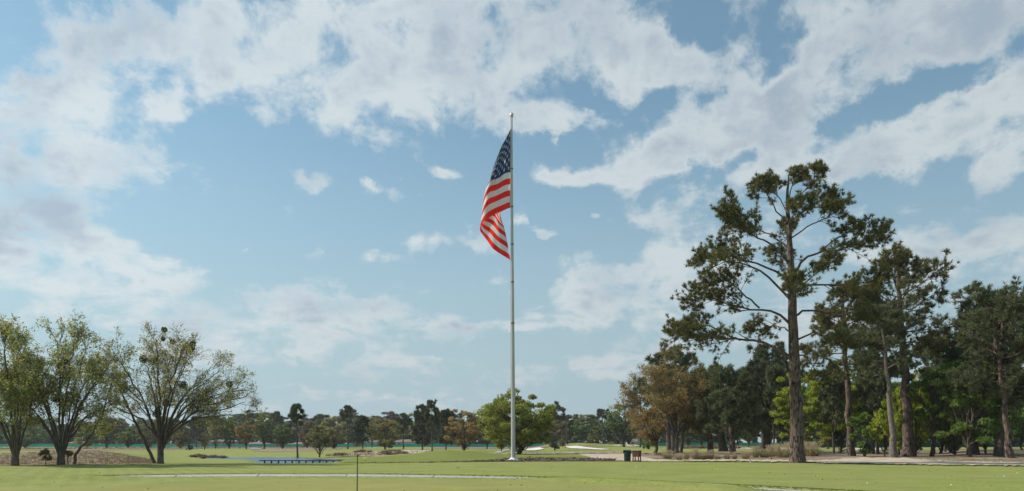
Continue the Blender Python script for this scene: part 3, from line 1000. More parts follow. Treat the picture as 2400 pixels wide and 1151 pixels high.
# ------------------------------------------------------------------ ornamental grass and tussocks
def clump_mesh(name, h, r, n, seed, mats, plume=.45, wid=.0075):
    g = rng(seed)
    mb = MB()
    a = g.uniform(0, 2 * math.pi, n)
    rr = r * .45 * np.sqrt(g.random(n))
    base = np.stack([np.cos(a) * rr, np.sin(a) * rr, np.full(n, -.03)], 1)
    out = np.stack([np.cos(a), np.sin(a), np.zeros(n)], 1) * (g.uniform(.05, 1.0, n) ** 1.3 * r)[:, None] + g.normal(0, .05 * r, (n, 3))
    hh = h * g.uniform(.45, .85, n)
    mid = base + out * .45 + np.stack([np.zeros(n), np.zeros(n), hh * .75], 1)
    ol = np.linalg.norm(out, axis=1) / r
    tip = base + out * 1.5 + np.stack([np.zeros(n), np.zeros(n), h * g.uniform(.55, .95, n) * np.clip(1.05 - .85 * ol ** 1.3, .12, 1)], 1)
    P = np.stack([base, mid, tip], 1)
    side = np.cross(tip - base, unit(g, n))
    side /= np.linalg.norm(side, axis=1, keepdims=True) + 1e-9
    w = np.array([1, .8, .1])[None, :, None] * wid
    A, B = P - side[:, None] * w, P + side[:, None] * w
    V = np.stack([A[:, 0], B[:, 0], A[:, 1], B[:, 1], A[:, 2], B[:, 2]], 1).reshape(-1, 3)
    k = np.arange(n)[:, None] * 6
    q = np.concatenate([k + [0, 1, 3, 2], k + [2, 3, 5, 4]])
    mb.add(V, q)
    if plume:
        npl = int(n * plume)
        a = g.uniform(0, 2 * math.pi, npl)
        s0 = np.stack([np.cos(a), np.sin(a), np.zeros(npl)], 1)
        st = base[:npl] + s0 * r * .3
        en = s0 * (r * g.uniform(.2, .95, npl))[:, None] + np.stack([np.zeros(npl), np.zeros(npl), h * g.uniform(.8, 1.15, npl)], 1)
        tubes(mb, np.stack([st, (st + en) / 2 + [0, 0, .06 * h], en], 1), np.full((npl, 3), wid * .35), 3, m=1)
        d = en - st
        d /= np.linalg.norm(d, axis=1, keepdims=True)
        tufts(mb, np.repeat(en - d * h * .1, 3, 0) + g.normal(0, .015, (npl * 3, 3)), np.repeat(d, 3, 0), 4, h * .16, wid * .8, g, m=1, spread=.3)
    return mb.mesh(name, mats)


cl_meshes = [clump_mesh('grass_clump', .75, .55, 230, 31, [M['bladegreen'], M['plume']]), clump_mesh('grass_clump', .90, .48, 200, 32, [M['bladegreen'], M['plume']], .6),
             clump_mesh('grass_clump', .70, .62, 260, 33, [M['bladegreen'], M['plume']], .35)]
tus_meshes = [clump_mesh('tussock', .5, .45, 130, 34, [M['tuftbrown']], 0, .03), clump_mesh('tussock', .42, .5, 130, 35, [M['tuft']], 0, .03)]


def obj(name, me, loc, label, cat, group=None, scale=1.0, rz=0.0, parent=None):
    o = bpy.data.objects.new(name, me)
    col.objects.link(o)
    o.location = loc
    o.rotation_euler = (0, 0, rz)
    o.scale = (scale, scale, scale) if not isinstance(scale, tuple) else scale
    if parent is not None:
        o.parent = parent
    return tag(o, label, cat, group)


def on(px, py, ymin=8):
    return Vector(hit(px, py, ymin))


random.seed(4)
GC = [(1564, 1076.5, 1.15, 2, 'wide greenish grass clump, leftmost of the row right of the brown box'),
      (1592, 1079, .85, 0, 'grass clump second from the left in the row beyond the brown box'),
      (1609, 1078.5, .8, 1, 'narrow upright grass clump standing by itself near the brown box'),
      (1630, 1078, 1.1, 1, 'tall pale plumed grass clump below the paired trunks'), (1642, 1078.2, .8, 0, 'small pale grass clump tucked between two taller plumed ones'),
      (1652, 1078, .9, 0, 'pale grass clump left of the middle of the plumed row'), (1666, 1078, .95, 1, 'straw coloured grass clump in front of the light pine trunk'),
      (1682, 1077.6, .8, 2, 'low feathery grass clump right of the light pine trunk'), (1704, 1077.4, .9, 0, 'grass clump in front of the thick brown pine trunk'),
      (1722, 1077.5, .75, 1, 'thin pale grass clump just right of the thick brown pine trunk'), (1747, 1076.8, 1.0, 0, 'grass clump with dark base by the red and white marker'),
      (1771, 1073.5, 1.1, 1, 'reddish stalked grass clump behind the red and white marker'), (1791, 1073.6, 1.15, 2, 'broad green based grass clump below the twin dark trunks'),
      (1806, 1072, 1.0, 1, 'pale plumed grass clump right of the broad one below the twin trunks'), (1818, 1071, 1.0, 1, 'orange tinted grass clump left of the darkest round clump'),
      (1835, 1073.5, 1.5, 2, 'dark green round grass clump left of the tallest pine'), (1852, 1072.5, 1.25, 1, 'straw grass clump touching the left side of the tallest pine'),
      (1893, 1070.5, 1.6, 2, 'tall dense grass clump touching the right side of the tallest pine'), (1908, 1070.8, 1.35, 0, 'rightmost grass clump beside the tallest pine, with a pale stalk')]
for i, (px, py, s, k, lb) in enumerate(GC):
    p = on(px, py, 52)
    obj('grass_clump', cl_meshes[k], p, lb, 'ornamental grass', 'ornamental grass clumps beside the pines', s * (.84 if px < 1800 else 1.0) * p.y / 62, random.uniform(0, 6))
TS = [(450, 1071.6), (457, 1072), (464, 1071), (470, 1072.4), (477, 1072), (484, 1073), (493, 1072.6), (501, 1073.6), (508, 1074), (517, 1074.8), (523, 1075.5), (476, 1075)]
for i, (px, py) in enumerate(TS):
    p = on(px, py, 62)
    obj('tussock', tus_meshes[0], p, 'rusty brown tussock at the left end of the pond', 'tussock', 'brown tussocks at the left end of the pond', random.uniform(.8, 1.5), random.uniform(0, 6))
TS2 = [(1541, 1065), (1552, 1064), (1578, 1063), (1543, 1068), (1552, 1069), (1602, 1064.5), (1582, 1066.5), (1513, 1064.6), (1517, 1065.4)]
for px, py in TS2:
    p = on(px, py, 60)
    obj('tussock', tus_meshes[1], p, 'small rusty tuft on the straw under the orange leaved tree', 'tussock', 'small rusty tufts under the orange leaved tree', random.uniform(.5, .9), random.uniform(0, 6))
TS3 = [(1602, 1051.5), (1611, 1051.3), (1618, 1051.6), (1624, 1051.4), (1636, 1051.8), (1644, 1051.3), (1651, 1051), (1657, 1051.4), (1678, 1051.8), (1686, 1051.6), (1709, 1052), (1726, 1052), (1783, 1053), (1802, 1053.5),
       (1431, 1041.3), (1437, 1041), (1446, 1040), (1452, 1041), (1456, 1041), (1474, 1041), (1481, 1041), (1488, 1041.3), (1494, 1041), (1501, 1041.5)]
for px, py in TS3:
    p = on(px, py, 130)
    obj('tussock', tus_meshes[1], p, 'pale tan tuft on the far sand seen between the trunks', 'tussock', 'pale tufts on the far sand', random.uniform(2.2, 3.4), random.uniform(0, 6))
TS4 = [(834, 1061), (841, 1060.6), (849, 1060.3), (867, 1061), (790, 1068), (797, 1068), (804, 1068), (899, 1064), (903, 1063), (915, 1059.5), (925, 1059), (935, 1058.6), (910, 1067), (922, 1066), (935, 1065), (948, 1064.5)]
for px, py in TS4:
    p = on(px, py, 100)
    obj('tussock', tus_meshes[0], p, 'dark brown tussock on the bare bank right of the pond', 'tussock', 'dark tussocks on the bank right of the pond', random.uniform(1.0, 1.7), random.uniform(0, 6))


# ------------------------------------------------------------------ trees
def pine_skeleton(H, cb, limbs, width, g, lean=(0, 0), top_flat=.8, dens=1.0, up=.25, rad=None):
    """generic pine: returns trunk polyline, trunk radii, limb polylines"""
    r0 = rad or H * .019
    tr = resample([(0, 0, -.3), (lean[0] * .3, lean[1] * .3, H * .35), (lean[0] * .7, lean[1] * .7, H * .7), (lean[0], lean[1], H * .97)], 14, H * .004, g)
    tt = np.linspace(0, 1, 14)
    rr = r0 * (1.0 - .78 * tt ** 1.1)
    rr[0] *= 1.45
    rr[1] *= 1.08
    P, R = [], []
    for i in range(limbs):
        f = cb + (1 - cb) * ((i + g.uniform(.1, .9)) / limbs)
        a = i * 2.399 + g.uniform(-.7, .7)
        rel = (f - cb) / (1 - cb)
        prof = (.55 + .9 * rel - 1.25 * rel ** 2.2) * g.uniform(.55, 1.25)
        L = max(.12, prof) * width
        k = f * 13
        j = int(min(k, 12))
        s = tr[j] * (1 - (k - j)) + tr[j + 1] * (k - j)
        rad_ = np.interp(f, tt, rr)
        e = math.radians(-5 + 60 * rel ** 1.4 + g.uniform(-12, 12))
        d = np.array([math.cos(a) * math.cos(e), math.sin(a) * math.cos(e), math.sin(e)])
        pts = [s]
        p = s
        for q in range(6):
            d = d + np.array([0, 0, up * .25]) + g.normal(0, .10, 3)
            d /= np.linalg.norm(d)
            p = p + d * L / 6
            pts.append(p)
        P.append(pts)
        R.append(np.linspace(min(rad_ * .5, .012 * L + .03), .012, 7))
    return tr, rr, np.array(P), np.array(R)


def pine_foliage(P, R, n2, n3, l2, l3, g, tuft_n, per, ln, wd, bark, k2=4, tips=.75):
    P2, R2 = spawn(P, R, n2, .22, 1.0, 48, 14, l2, 5, g, (0, 0, .07), .13, .7, .5, tb=.8, flat=.45)
    P3, R3 = spawn(P2, R2, n3, .25, 1.0, 42, 16, l3, 4, g, (0, 0, .10), .14, .6, .55, flat=.3)
    wood = MB()
    tubes(wood, P2, np.maximum(R2, .010), k2)
    tubes(wood, P3, np.maximum(R3, .007), 3)
    fol = MB()
    n_tip = int(tuft_n * tips)
    if n_tip > len(P3):
        ctr, T = along(P3, n_tip, g, .45, 1.0)
    else:
        ctr, T = along(P3, n_tip, g, .7, 1.0)
    c2, T2 = along(P2, tuft_n - n_tip, g, .7, 1.0)
    C, A = np.concatenate([ctr, c2]), np.concatenate([T, T2])
    tufts(fol, C, A, per, ln, wd, g, spread=1.0)
    return wood, fol


def shift_tree(root, parts):
    for nm, mb, mt, sm in parts:
        mb.build(nm, mt, root, smooth=sm)


# ---- the tallest pine, limb by limb (photo pixels, then metres in depth)
def big_pine():
    bx, by = 1870, 1085
    X0, Y0, Z0 = hit(bx, by, 50)
    root = empty('pine_tree', (X0, Y0, Z0), 'tallest pine, thick reddish trunk and layered open crown, at the edge of the lawn', 'tree', 'pines beside the lawn')
    g = rng(77)
    sc_ = Y0 / F

    def W(px, py, d=0.0):
        # points of the tree itself, relative to its base
        return np.array([(px - 1200) * sc_ - X0, d, zat(py, Y0) - Z0])
    tp = [(1870, 1090), (1868, 1040), (1866, 960), (1862, 850), (1858, 740), (1854, 640), (1849, 540), (1846, 470), (1848, 410)]
    tr = resample([W(x, y, .05 * math.sin(i * 2.1)) for i, (x, y) in enumerate(tp)], 40, .008, g)
    wpx = np.interp(np.linspace(0, 1, 40), [0, .06, .18, .35, .52, .67, .82, .92, 1], [43, 35, 30, 26, 20, 14, 9, 6, 3])
    tb = MB()
    tubes(tb, tr, wpx / 2 * sc_, 18)
    tb.build('trunk', M['pinebark'], root, smooth=True)
    kn = MB()
    tubes(kn, resample([W(1866, 905), W(1857, 903, -.3), W(1853, 900, -.55)], 4), np.array([.3, .26, .2, .14]), 8)
    kn.build('knot', M['pinebark'], root, smooth=True)
    limbs = [
        ([(1862, 845), (1820, 815), (1770, 800), (1735, 798), (1680, 795), (1630, 785), (1580, 792)], -.5, 11, 1.25),
        ([(1735, 798), (1700, 780), (1650, 760), (1600, 765)], .6, 6, 1.0),
        ([(1857, 765), (1825, 735), (1780, 722), (1720, 712), (1670, 690), (1635, 705)], .8, 9, 1.25),
        ([(1780, 722), (1740, 690), (1700, 665), (1655, 668)], -.8, 6, 1.1),
        ([(1855, 705), (1800, 655), (1750, 632), (1700, 622), (1655, 640)], -1.5, 8, .6),
        ([(1854, 668), (1805, 625), (1745, 605), (1700, 590), (1655, 598)], .8, 8, 1.25),
        ([(1852, 620), (1810, 580), (1760, 560), (1725, 530), (1690, 500)], -1.0, 7, 1.25),
        ([(1850, 585), (1815, 545), (1780, 520), (1735, 500)], 1.8, 6, 1.0),
        ([(1848, 530), (1815, 490), (1790, 455), (1765, 440)], -.6, 5, .9),
        ([(1847, 500), (1825, 450), (1800, 420)], .9, 4, 1.0),
        ([(1847, 470), (1860, 430), (1880, 405)], .2, 4, 1.2),
        ([(1848, 490), (1880, 450), (1905, 420)], -1.0, 5, 1.0),
        ([(1849, 520), (1890, 490), (1930, 465), (1955, 462)], .6, 5, 1.1),
        ([(1851, 560), (1890, 535), (1925, 520), (1950, 500)], -1.6, 5, .9),
        ([(1855, 650), (1885, 612), (1920, 590), (1985, 580), (2030, 558), (2066, 540)], .5, 9, 1.2),
        ([(1920, 590), (1960, 560), (1985, 545)], -.8, 5, .8),
        ([(1856, 690), (1890, 672), (1945, 672), (2000, 672), (2040, 660)], -1.2, 8, 1.1),
        ([(1858, 745), (1900, 725), (1960, 735), (2010, 742), (2050, 742)], .9, 8, 1.1),
        ([(1860, 800), (1895, 785), (1930, 800), (1965, 815)], -1.5, 7, 1.0),
        ([(1861, 835), (1890, 830), (1915, 850), (1940, 880)], 1.2, 6, .9),
        ([(1855, 700), (1862, 680), (1880, 660), (1895, 640)], -3.2, 6, .9),
        ([(1857, 740), (1845, 720), (1830, 700), (1810, 690)], -3.4, 6, .8),
        ([(1852, 640), (1850, 610), (1860, 585), (1865, 560)], 3.4, 5, .9),
        ([(1850, 580), (1838, 555), (1830, 530), (1835, 510)], -3.0, 5, .9),
        ([(1850, 560), (1870, 530), (1880, 505)], 2.6, 5, .9),
        ([(1859, 780), (1850, 760), (1835, 750), (1800, 760)], 3.6, 6, .8),
    ]
    Ps, Rs, fol_n = [], [], []
    for k, (pts, dep, w0, fn) in enumerate(limbs):
        n = len(pts)
        P = resample([W(x, y, dep * (i / (n - 1)) * 1.3) for i, (x, y) in enumerate(pts)], 12, .05, g)
        R = np.linspace(w0 * .5 * sc_ * .75, .02, 12)
        lb = MB()
        tubes(lb, P, R, 7)
        lb.build('branch', M['pinebark'], root, smooth=True)
        Ps.append(P)
        Rs.append(R)
        fol_n.append(fn)
    wood, fol = MB(), MB()
    for P, R, fn in zip(Ps, Rs, fol_n):
        L = np.linalg.norm(np.diff(P, axis=0), axis=1).sum()
        n2 = int(5.4 * L * fn) + 6
        P2, R2 = spawn(P[None], R[None], n2, .35 if L > 4 else .28, 1.0, 46, 13, .30 * L + .45, 6, g, (0, 0, .05), .12, .7, .5, tb=.6, flat=.75)
        P3, R3 = spawn(P2, R2, n2 * 7, .3, 1.0, 42, 16, .62, 4, g, (0, 0, .14), .16, .5, .6, flat=.3)
        tubes(wood, P2, np.maximum(R2, .013), 4)
        tubes(wood, P3, np.maximum(R3, .009), 3)
        nt = int(n2 * 7 * 1.95)
        c, T = along(P3, nt, g, .5, 1.0)
        c2, T2 = along(P2, n2 * 2, g, .75, 1.0)
        tufts(fol, np.concatenate([c, c2]), np.concatenate([T, T2]), 13, .29, .036, g, spread=1.0)
    wood.build('twigs', M['bark'], root)
    fol.build('crown', M['needles'], root)


big_pine()


def make_pine(H, cb, limbs, width, seed, leaf, bark, tn, per, ln, wd, label, loc, lean=(0, 0), n2k=9, n3k=7, rad=None, l2=.36, group=None, name='pine_tree', k=12):
    g = rng(seed)
    H = H * .92
    tr, rr, P, R = pine_skeleton(H, cb, limbs, width, g, lean, rad=rad)
    root = empty(name, loc, label, 'tree', group)
    tb = MB()
    tubes(tb, tr, rr, k)
    tb.build('trunk', bark, root, smooth=True)
    lb = MB()
    tubes(lb, P, R, 6)
    wood, fol = pine_foliage(P, R, limbs * n2k, limbs * n2k * n3k, width * l2, width * .15 + .2, g, tn, per, ln, wd, bark)
    lb.v += [v for v in wood.v]
    lb.q += [q + lb.n for q in wood.q]
    lb.qm += wood.qm
    lb.n += wood.n
    lb.build('branches', bark, root)
    fol.build('crown', leaf, root)
    return root


def hgt(top, p):
    return zat(top, p[1]) - p[2]


PG = 'pines beside the lawn'
# mid-distance pines, each on its photographed base
p = on(1995, 1070, 60)
make_pine(hgt(632, p), .42, 26, 5.2, 11, M['needles'], M['pinebark'], 6500, 7, .42, .06, 'pine with straight reddish trunk right of the tallest pine, flat topped crown', p, (-1.0, 0), rad=.40, group=PG)
p = on(2131, 1071, 60)
make_pine(hgt(566, p), .50, 30, 6.6, 12, M['needles'], M['pinebark'], 7600, 7, .42, .06, 'tall pine with stout rough reddish trunk in the middle of the right wood', p, (-1.0, .5), rad=.56, group=PG)
p = on(2095, 1073, 60)
make_pine(hgt(690, p), .48, 18, 4.4, 13, M['needles_blue'], M['palebark'], 3800, 7, .42, .06, 'slender grey trunked pine close left of the stout reddish pine', p, (-1.1, .4), rad=.33, group=PG)
p = on(2370, 1075, 56)
make_pine(hgt(665, p), .36, 30, 5.8, 14, M['needles_blue'], M['pinebark'], 7800, 7, .38, .055, 'pine with thin trunk leaning left near the right edge of the photo', p, (-1.7, .3), rad=.30, group=PG)
p = on(2440, 1072, 60)
make_pine(hgt(655, p), .35, 28, 6.0, 15, M['needles'], M['pinebark'], 6500, 7, .42, .06, 'brownish pine crown cut off by the right edge of the photo', p, (-.5, 0), rad=.40, group=PG)
p = on(1665, 1063.5, 80)
make_pine(hgt(872, p), .26, 24, 5.2, 16, M['needles'], M['pinebark'], 6200, 6, .6, .10, 'pine with light barked trunk behind the left end of the grass row', p, (-.3, 0), rad=.42, group=PG)
p = on(1718, 1066.5, 80)
make_pine(hgt(868, p), .24, 24, 5.2, 17, M['needles_blue'], M['pinebark'], 6800, 6, .5, .09, 'broad dark pine with brown trunk in the middle of the grass row', p, (-.4, 0), rad=.40, group=PG)
p = on(1800, 1060, 90)
make_pine(hgt(806, p), .22, 28, 6.2, 18, M['needles_far'], M['darkbark'], 8000, 6, .7, .12, 'large dark pine with twin black trunks left of the tallest pine', p, (0, 0), rad=.50, group=PG)
p = on(1791, 1061, 90)
make_pine(hgt(850, p), .26, 22, 5.4, 19, M['needles_far'], M['darkbark'], 5200, 6, .7, .12, 'dark pine forming the left one of the twin black trunks', p, (-.6, 0), rad=.42, group=PG)
p = on(1696, 1058, 110)
make_pine(hgt(880, p), .24, 22, 6.0, 20, M['needles_far'], M['darkbark'], 5200, 6, .75, .13, 'dark pine with thick black flared trunk between the two brown trunks', p, (-2.6, 0), rad=.75, group=PG)
p = on(1577, 1058, 115)
make_pine(hgt(815, p), .50, 20, 5.6, 21, M['needles_far'], M['darkbark'], 4200, 6, .75, .13, 'dark pine whose crown rises behind the orange leaved tree', p, (.5, 0), rad=.45, group=PG)
p = on(2285, 1066, 70)
make_pine(hgt(700, p), .40, 24, 5.6, 22, M['needles_blue'], M['darkbark'], 5600, 6, .5, .08, 'bluish dark pine behind the leaning trunk at the right', p, (.3, 0), rad=.40, group=PG)
p = on(2345, 1070.5, 66)
make_pine(hgt(690, p), .30, 24, 5.2, 23, M['needles_far'], M['bark'], 5200, 6, .5, .08, 'grey trunked pine close left of the leaning trunk', p, (.2, 0), rad=.45, group=PG)
p = on(2210, 1057, 110)
make_pine(hgt(770, p), .45, 22, 6.4, 24, M['needles_far'], M['darkbark'], 3800, 6, .8, .14, 'pine standing back in the gap right of the stout reddish pine', p, (0, 0), rad=.4, group=PG)


# ---- envelope broadleaf trees
def leafy(H, rx, ry, zc, rz, K, nl, ls, seed, crad=.30, trunk_r=.2, flat=.65, low=-1.0, limbs=None, inner=.35, wob=1.0):
    """returns trunk MB, limb MB, crown MB; crown fills an uneven ellipsoid"""
    g = rng(seed)
    C = []
    while len(C) < K:
        v = unit(g, 1)[0]
        rr = inner + (1 - inner) * g.random() ** .45
        w = 1 + wob * (.16 * math.sin(3 * math.atan2(v[1], v[0]) + seed) + .12 * math.sin(5 * v[2] + seed))
        c = v * rr * w
        if c[2] < low:
            continue
        C.append((c[0] * rx, c[1] * ry, zc + c[2] * rz))
    C = np.array(C)
    per = nl // K
    L = []
    for c in C:
        r = crad * rx * g.uniform(.6, 1.25)
        v = unit(g, per) * (g.random(per) ** .45)[:, None] * r
        v[:, 2] *= flat
        L.append(c + v)
    crown = MB()
    leaves(crown, np.concatenate(L), ls, g)
    h0 = max(.6, (zc - rz) * .7 + .2)
    tr = resample([(0, 0, -.3), (g.normal(0, .03) * H, 0, h0), (g.normal(0, .04) * H, 0, zc), (0, 0, zc + rz * .75)], 10, H * .004, g)
    tr_mb = MB()
    rr = trunk_r * np.linspace(1.0, .12, 10)
    rr[0] *= 1.5
    rr[1] *= 1.05
    tubes(tr_mb, tr, rr, 9)
    lim = MB()
    sel = C[g.permutation(K)[:limbs or min(K, 26)]]
    P, R = [], []
    for c in sel:
        f = np.clip(g.uniform(.22, .75) * (c[2] / (zc + rz)) + .08, .12, .85)
        i = f * 9
        j = int(i)
        s = tr[j] * (1 - (i - j)) + tr[j + 1] * (i - j)
        if s[2] > c[2] - .1 * H:
            s = tr[2] * .6 + tr[3] * .4
        mid = (s + c) / 2 + np.array([0, 0, .10 * np.linalg.norm(c - s)]) * g.uniform(-.8, .8)
        P.append(resample([s, mid, c], 7, .012 * H, g))
        R.append(np.linspace(trunk_r * g.uniform(.22, .42), .015, 7))
    tubes(lim, np.array(P), np.array(R), 5)
    P2, R2 = spawn(np.array(P), np.array(R), len(sel) * 7, .4, 1, 40, 15, rx * .35, 4, g, (0, 0, .05), .15)
    tubes(lim, P2, np.maximum(R2, .012), 3)
    return tr_mb, lim, crown


def leafy_tree(name, loc, label, group, leaf, bark, cat='tree', **kw):
    root = empty(name, loc, label, cat, group)
    a, b, c = leafy(**kw)
    a.build('trunk', bark, root, smooth=True)
    b.build('branches', bark, root)
    c.build('crown', leaf, root)
    return root


# the spreading tree behind the flagpole
p = on(1209, 1065.5, 80)
s_ = p.y / F
leafy_tree('broadleaf_tree', p, 'wide rounded yellow green tree right behind the flagpole', None, M['linden_leaf'], M['darkbark'],
           H=hgt(912, p), rx=90 * s_, ry=84 * s_, zc=zat(984, p.y) - p.z, rz=64 * s_, K=190, nl=36000, ls=.34, seed=51, crad=.165, wob=.5, trunk_r=.30, flat=.6)
p = on(1175, 1058, 100)
s_ = p.y / F
leafy_tree('broadleaf_tree', p, 'low sweeping yellow green bough left of the flagpole', None, M['linden_leaf'], M['darkbark'],
           H=hgt(985, p), rx=42 * s_, ry=40 * s_, zc=zat(1020, p.y) - p.z, rz=26 * s_, K=26, nl=5200, ls=.34, seed=52, crad=.34, trunk_r=.15, flat=.5)
# bright lime tree behind the tallest pine
p = on(1966, 1064, 84)
s_ = p.y / F
leafy_tree('broadleaf_tree', p, 'bright lime green tree behind the tallest pine trunk', None, M['lime_leaf'], M['darkbark'],
           H=hgt(855, p), rx=92 * s_, ry=60 * s_, zc=zat(952, p.y) - p.z, rz=84 * s_, K=120, nl=26000, ls=.27, seed=53, crad=.15, trunk_r=.28, flat=.6)
p = on(1868, 1063, 88)
s_ = p.y / F
leafy_tree('broadleaf_tree', p, 'lime green tree filling the space left of the tallest pine trunk', None, M['lime_leaf'], M['darkbark'],
           H=hgt(870, p), rx=62 * s_, ry=60 * s_, zc=zat(955, p.y) - p.z, rz=76 * s_, K=76, nl=15000, ls=.28, seed=54, crad=.19, trunk_r=.20, flat=.6)
p = on(2183, 1071, 66)
s_ = p.y / F
leafy_tree('broadleaf_tree', p, 'slender dark forked tree with light green leaves right of the stout pine', None, M['green_leaf'], M['darkbark'],
           H=hgt(850, p), rx=56 * s_, ry=56 * s_, zc=zat(920, p.y) - p.z, rz=66 * s_, K=42, nl=7000, ls=.26, seed=55, crad=.24, trunk_r=.20, flat=.6)
p = on(2280, 1072, 66)
s_ = p.y / F
leafy_tree('broadleaf_tree', p, 'fresh green tree with several thin stems at the right of the wood', None, M['green_leaf'], M['bark'],
           H=hgt(830, p), rx=78 * s_, ry=60 * s_, zc=zat(935, p.y) - p.z, rz=98 * s_, K=70, nl=17000, ls=.28, seed=56, crad=.22, trunk_r=.17, flat=.5)
p = on(2228, 1062, 90)
s_ = p.y / F
leafy_tree('broadleaf_tree', p, 'yellow leaved tree glowing deep in the wood between two dark stems', None, M['far_yellow'], M['darkbark'],
           H=hgt(900, p), rx=60 * s_, ry=50 * s_, zc=zat(980, p.y) - p.z, rz=70 * s_, K=40, nl=9000, ls=.36, seed=57, crad=.28, trunk_r=.2, flat=.5)
p = on(2060, 1064, 84)
s_ = p.y / F
leafy_tree('broadleaf_tree', p, 'green tree between the straight reddish pine and the grey trunked one', None, M['green_leaf'], M['darkbark'],
           H=hgt(820, p), rx=70 * s_, ry=60 * s_, zc=zat(930, p.y) - p.z, rz=95 * s_, K=60, nl=14000, ls=.34, seed=58, crad=.25, trunk_r=.22, flat=.6)


# orange-brown multi-stemmed tree
def airy(base_px, base_py, ends, seed, leaf, bark, label, n2, n3, n4, nleaf, lsize, r0, ymin=50, second=(), group=None, blobs=(), fork=.16, l2=.28, l3=.15, l4=.075, name='broadleaf_tree', droop=-.015, shrink=.915):
    g = rng(seed)
    ends = [(e[0], base_py - (base_py - e[1]) * shrink, e[2]) for e in ends]
    p = on(base_px, base_py, ymin)
    s_ = p.y / F

    def W(px, py, d=0.0):
        return np.array([(px - 1200) * s_ - p.x, d, zat(py, p.y) - p.z])
    root = empty(name, p, label, 'tree', group)
    ztop = max(zat(e[1], p.y) - p.z for e in ends)
    P, R = [], []
    fk = np.array([0, 0, ztop * fork])
    for i, e in enumerate(ends):
        E = W(e[0], e[1], e[2] / 10 * ztop * .45)
        st = np.array([0, 0, -.2]) + np.array([g.normal(0, r0 * .3), g.normal(0, r0 * .3), 0])
        hz = E * [1, 1, 0]
        c1 = fk * g.uniform(.7, 1.15) + hz * .05
        c2 = fk + (E - fk) * .45 + np.array([0, 0, 1]) * np.linalg.norm(hz) * .10 - hz * .06
        P.append(resample([st, c1, c2, fk + (E - fk) * .78 + [0, 0, .02 * ztop], E], 16, ztop * .006, g))
        rr = r0 * g.uniform(.30, .44) * np.linspace(1, .12, 16) ** .8
        R.append(rr)
    P, R = np.array(P), np.array(R)
    tb = MB()
    trk = resample([(0, 0, -.3), (0, 0, ztop * fork * .5), tuple(fk * 1.1)], 6, .01, g)
    tubes(tb, trk, r0 * np.array([1.5, 1.12, 1, .98, .95, .6]), 12)
    tb.build('trunk', bark, root, smooth=True)
    for k in range(len(P)):
        lb = MB()
        tubes(lb, P[k], R[k], 8)
        lb.build('branch', bark, root, smooth=True)
    for (pts, w) in second:
        q = resample([W(x, y, d) for (x, y, d) in pts], 16, .03, g)
        rr = np.linspace(w * .5 * s_, .03, 16)
        lb = MB()
        tubes(lb, q, rr, 8)
        lb.build('branch', bark, root, smooth=True)
        P = np.concatenate([P, q[None]])
        R = np.concatenate([R, rr[None]])
    P2, R2 = spawn(P, R, n2, .38, 1.0, 30, 10, ztop * l2, 8, g, (0, 0, .03), .10, .8, .5)
    P3, R3 = spawn(P2, R2, n3, .2, 1.0, 36, 12, ztop * l3, 6, g, (0, 0, .01), .13, .7, .6)
    P4, R4 = spawn(P3, R3, n4, .15, 1.0, 40, 15, ztop * l4, 4, g, (0, 0, droop), .16, .5, .65)
    tw = MB()
    tubes(tw, P2, np.maximum(R2 * .8, .013), 5)
    tubes(tw, P3, np.maximum(R3 * .7, .007), 3)
    tubes(tw, P4, np.maximum(R4 * .6, .0042), 3)
    tw.build('twigs', bark, root)
    nc = nleaf // 4
    c, _ = along(P4, int(nc * .8), g, .3, 1.0)
    c3, _ = along(P3, nc - int(nc * .8), g, .6, 1.0)
    c = np.concatenate([c, c3])
    L = np.repeat(c, 4, 0) + g.normal(0, lsize * .7, (len(c) * 4, 3))
    cr = MB()
    leaves(cr, L, lsize, g)
    cr.build('crown', leaf, root)
    for (bx, by, br, bd) in blobs:
        m_ = MB()
        c = W(bx, by, bd)
        n = 420
        v = unit(g, n) * (g.random(n) ** .4)[:, None] * br * s_
        leaves(m_, c + v, .11, g)
        q = unit(g, 18) * br * s_ * .8
        tubes(m_, np.stack([np.tile(c, (18, 1)), c + q * .5, c + q], 1), np.full((18, 3), .012), 3)
        m_.build('mistletoe', M['mistletoe_leaf'], root)
    return root


AG = 'open spreading trees at the left'
airy(35, 1092, [(-90, 850, 3), (-70, 790, -4), (-20, 765, 6), (25, 758, -2), (60, 768, -6), (95, 790, 4), (125, 850, 1), (-60, 930, 5), (90, 900, -5), (10, 830, 8)], 61, M['airy_leaf_green'], M['bark'],
     'dark stemmed spreading tree cut off by the left edge of the photo', 95, 750, 4300, 15500, .155, .24, fork=.09, shrink=.88, group=AG, blobs=[(60, 845, 8, .5)])
airy(143, 1090, [(40, 810, 3), (75, 775, -4), (110, 752, 5), (150, 755, -2), (185, 748, 3), (215, 752, -5), (250, 775, 4), (272, 830, -3), (240, 900, 5), (60, 870, -6), (20, 930, 2), (262, 930, -2), (160, 820, 8), (140, 830, -9)],
     62, M['airy_leaf_green'], M['bark'], 'tall spreading tree with pale green leaves, second from the left edge', 120, 950, 5200, 18000, .15, .24, fork=.13, shrink=.86,
     second=[([(158, 1089, .8), (165, 1060, .9), (190, 1020, 1.2), (215, 960, 1.5), (235, 880, 1.8)], 8)], group=AG, blobs=[(115, 935, 8, .8), (168, 850, 7, -.8)])
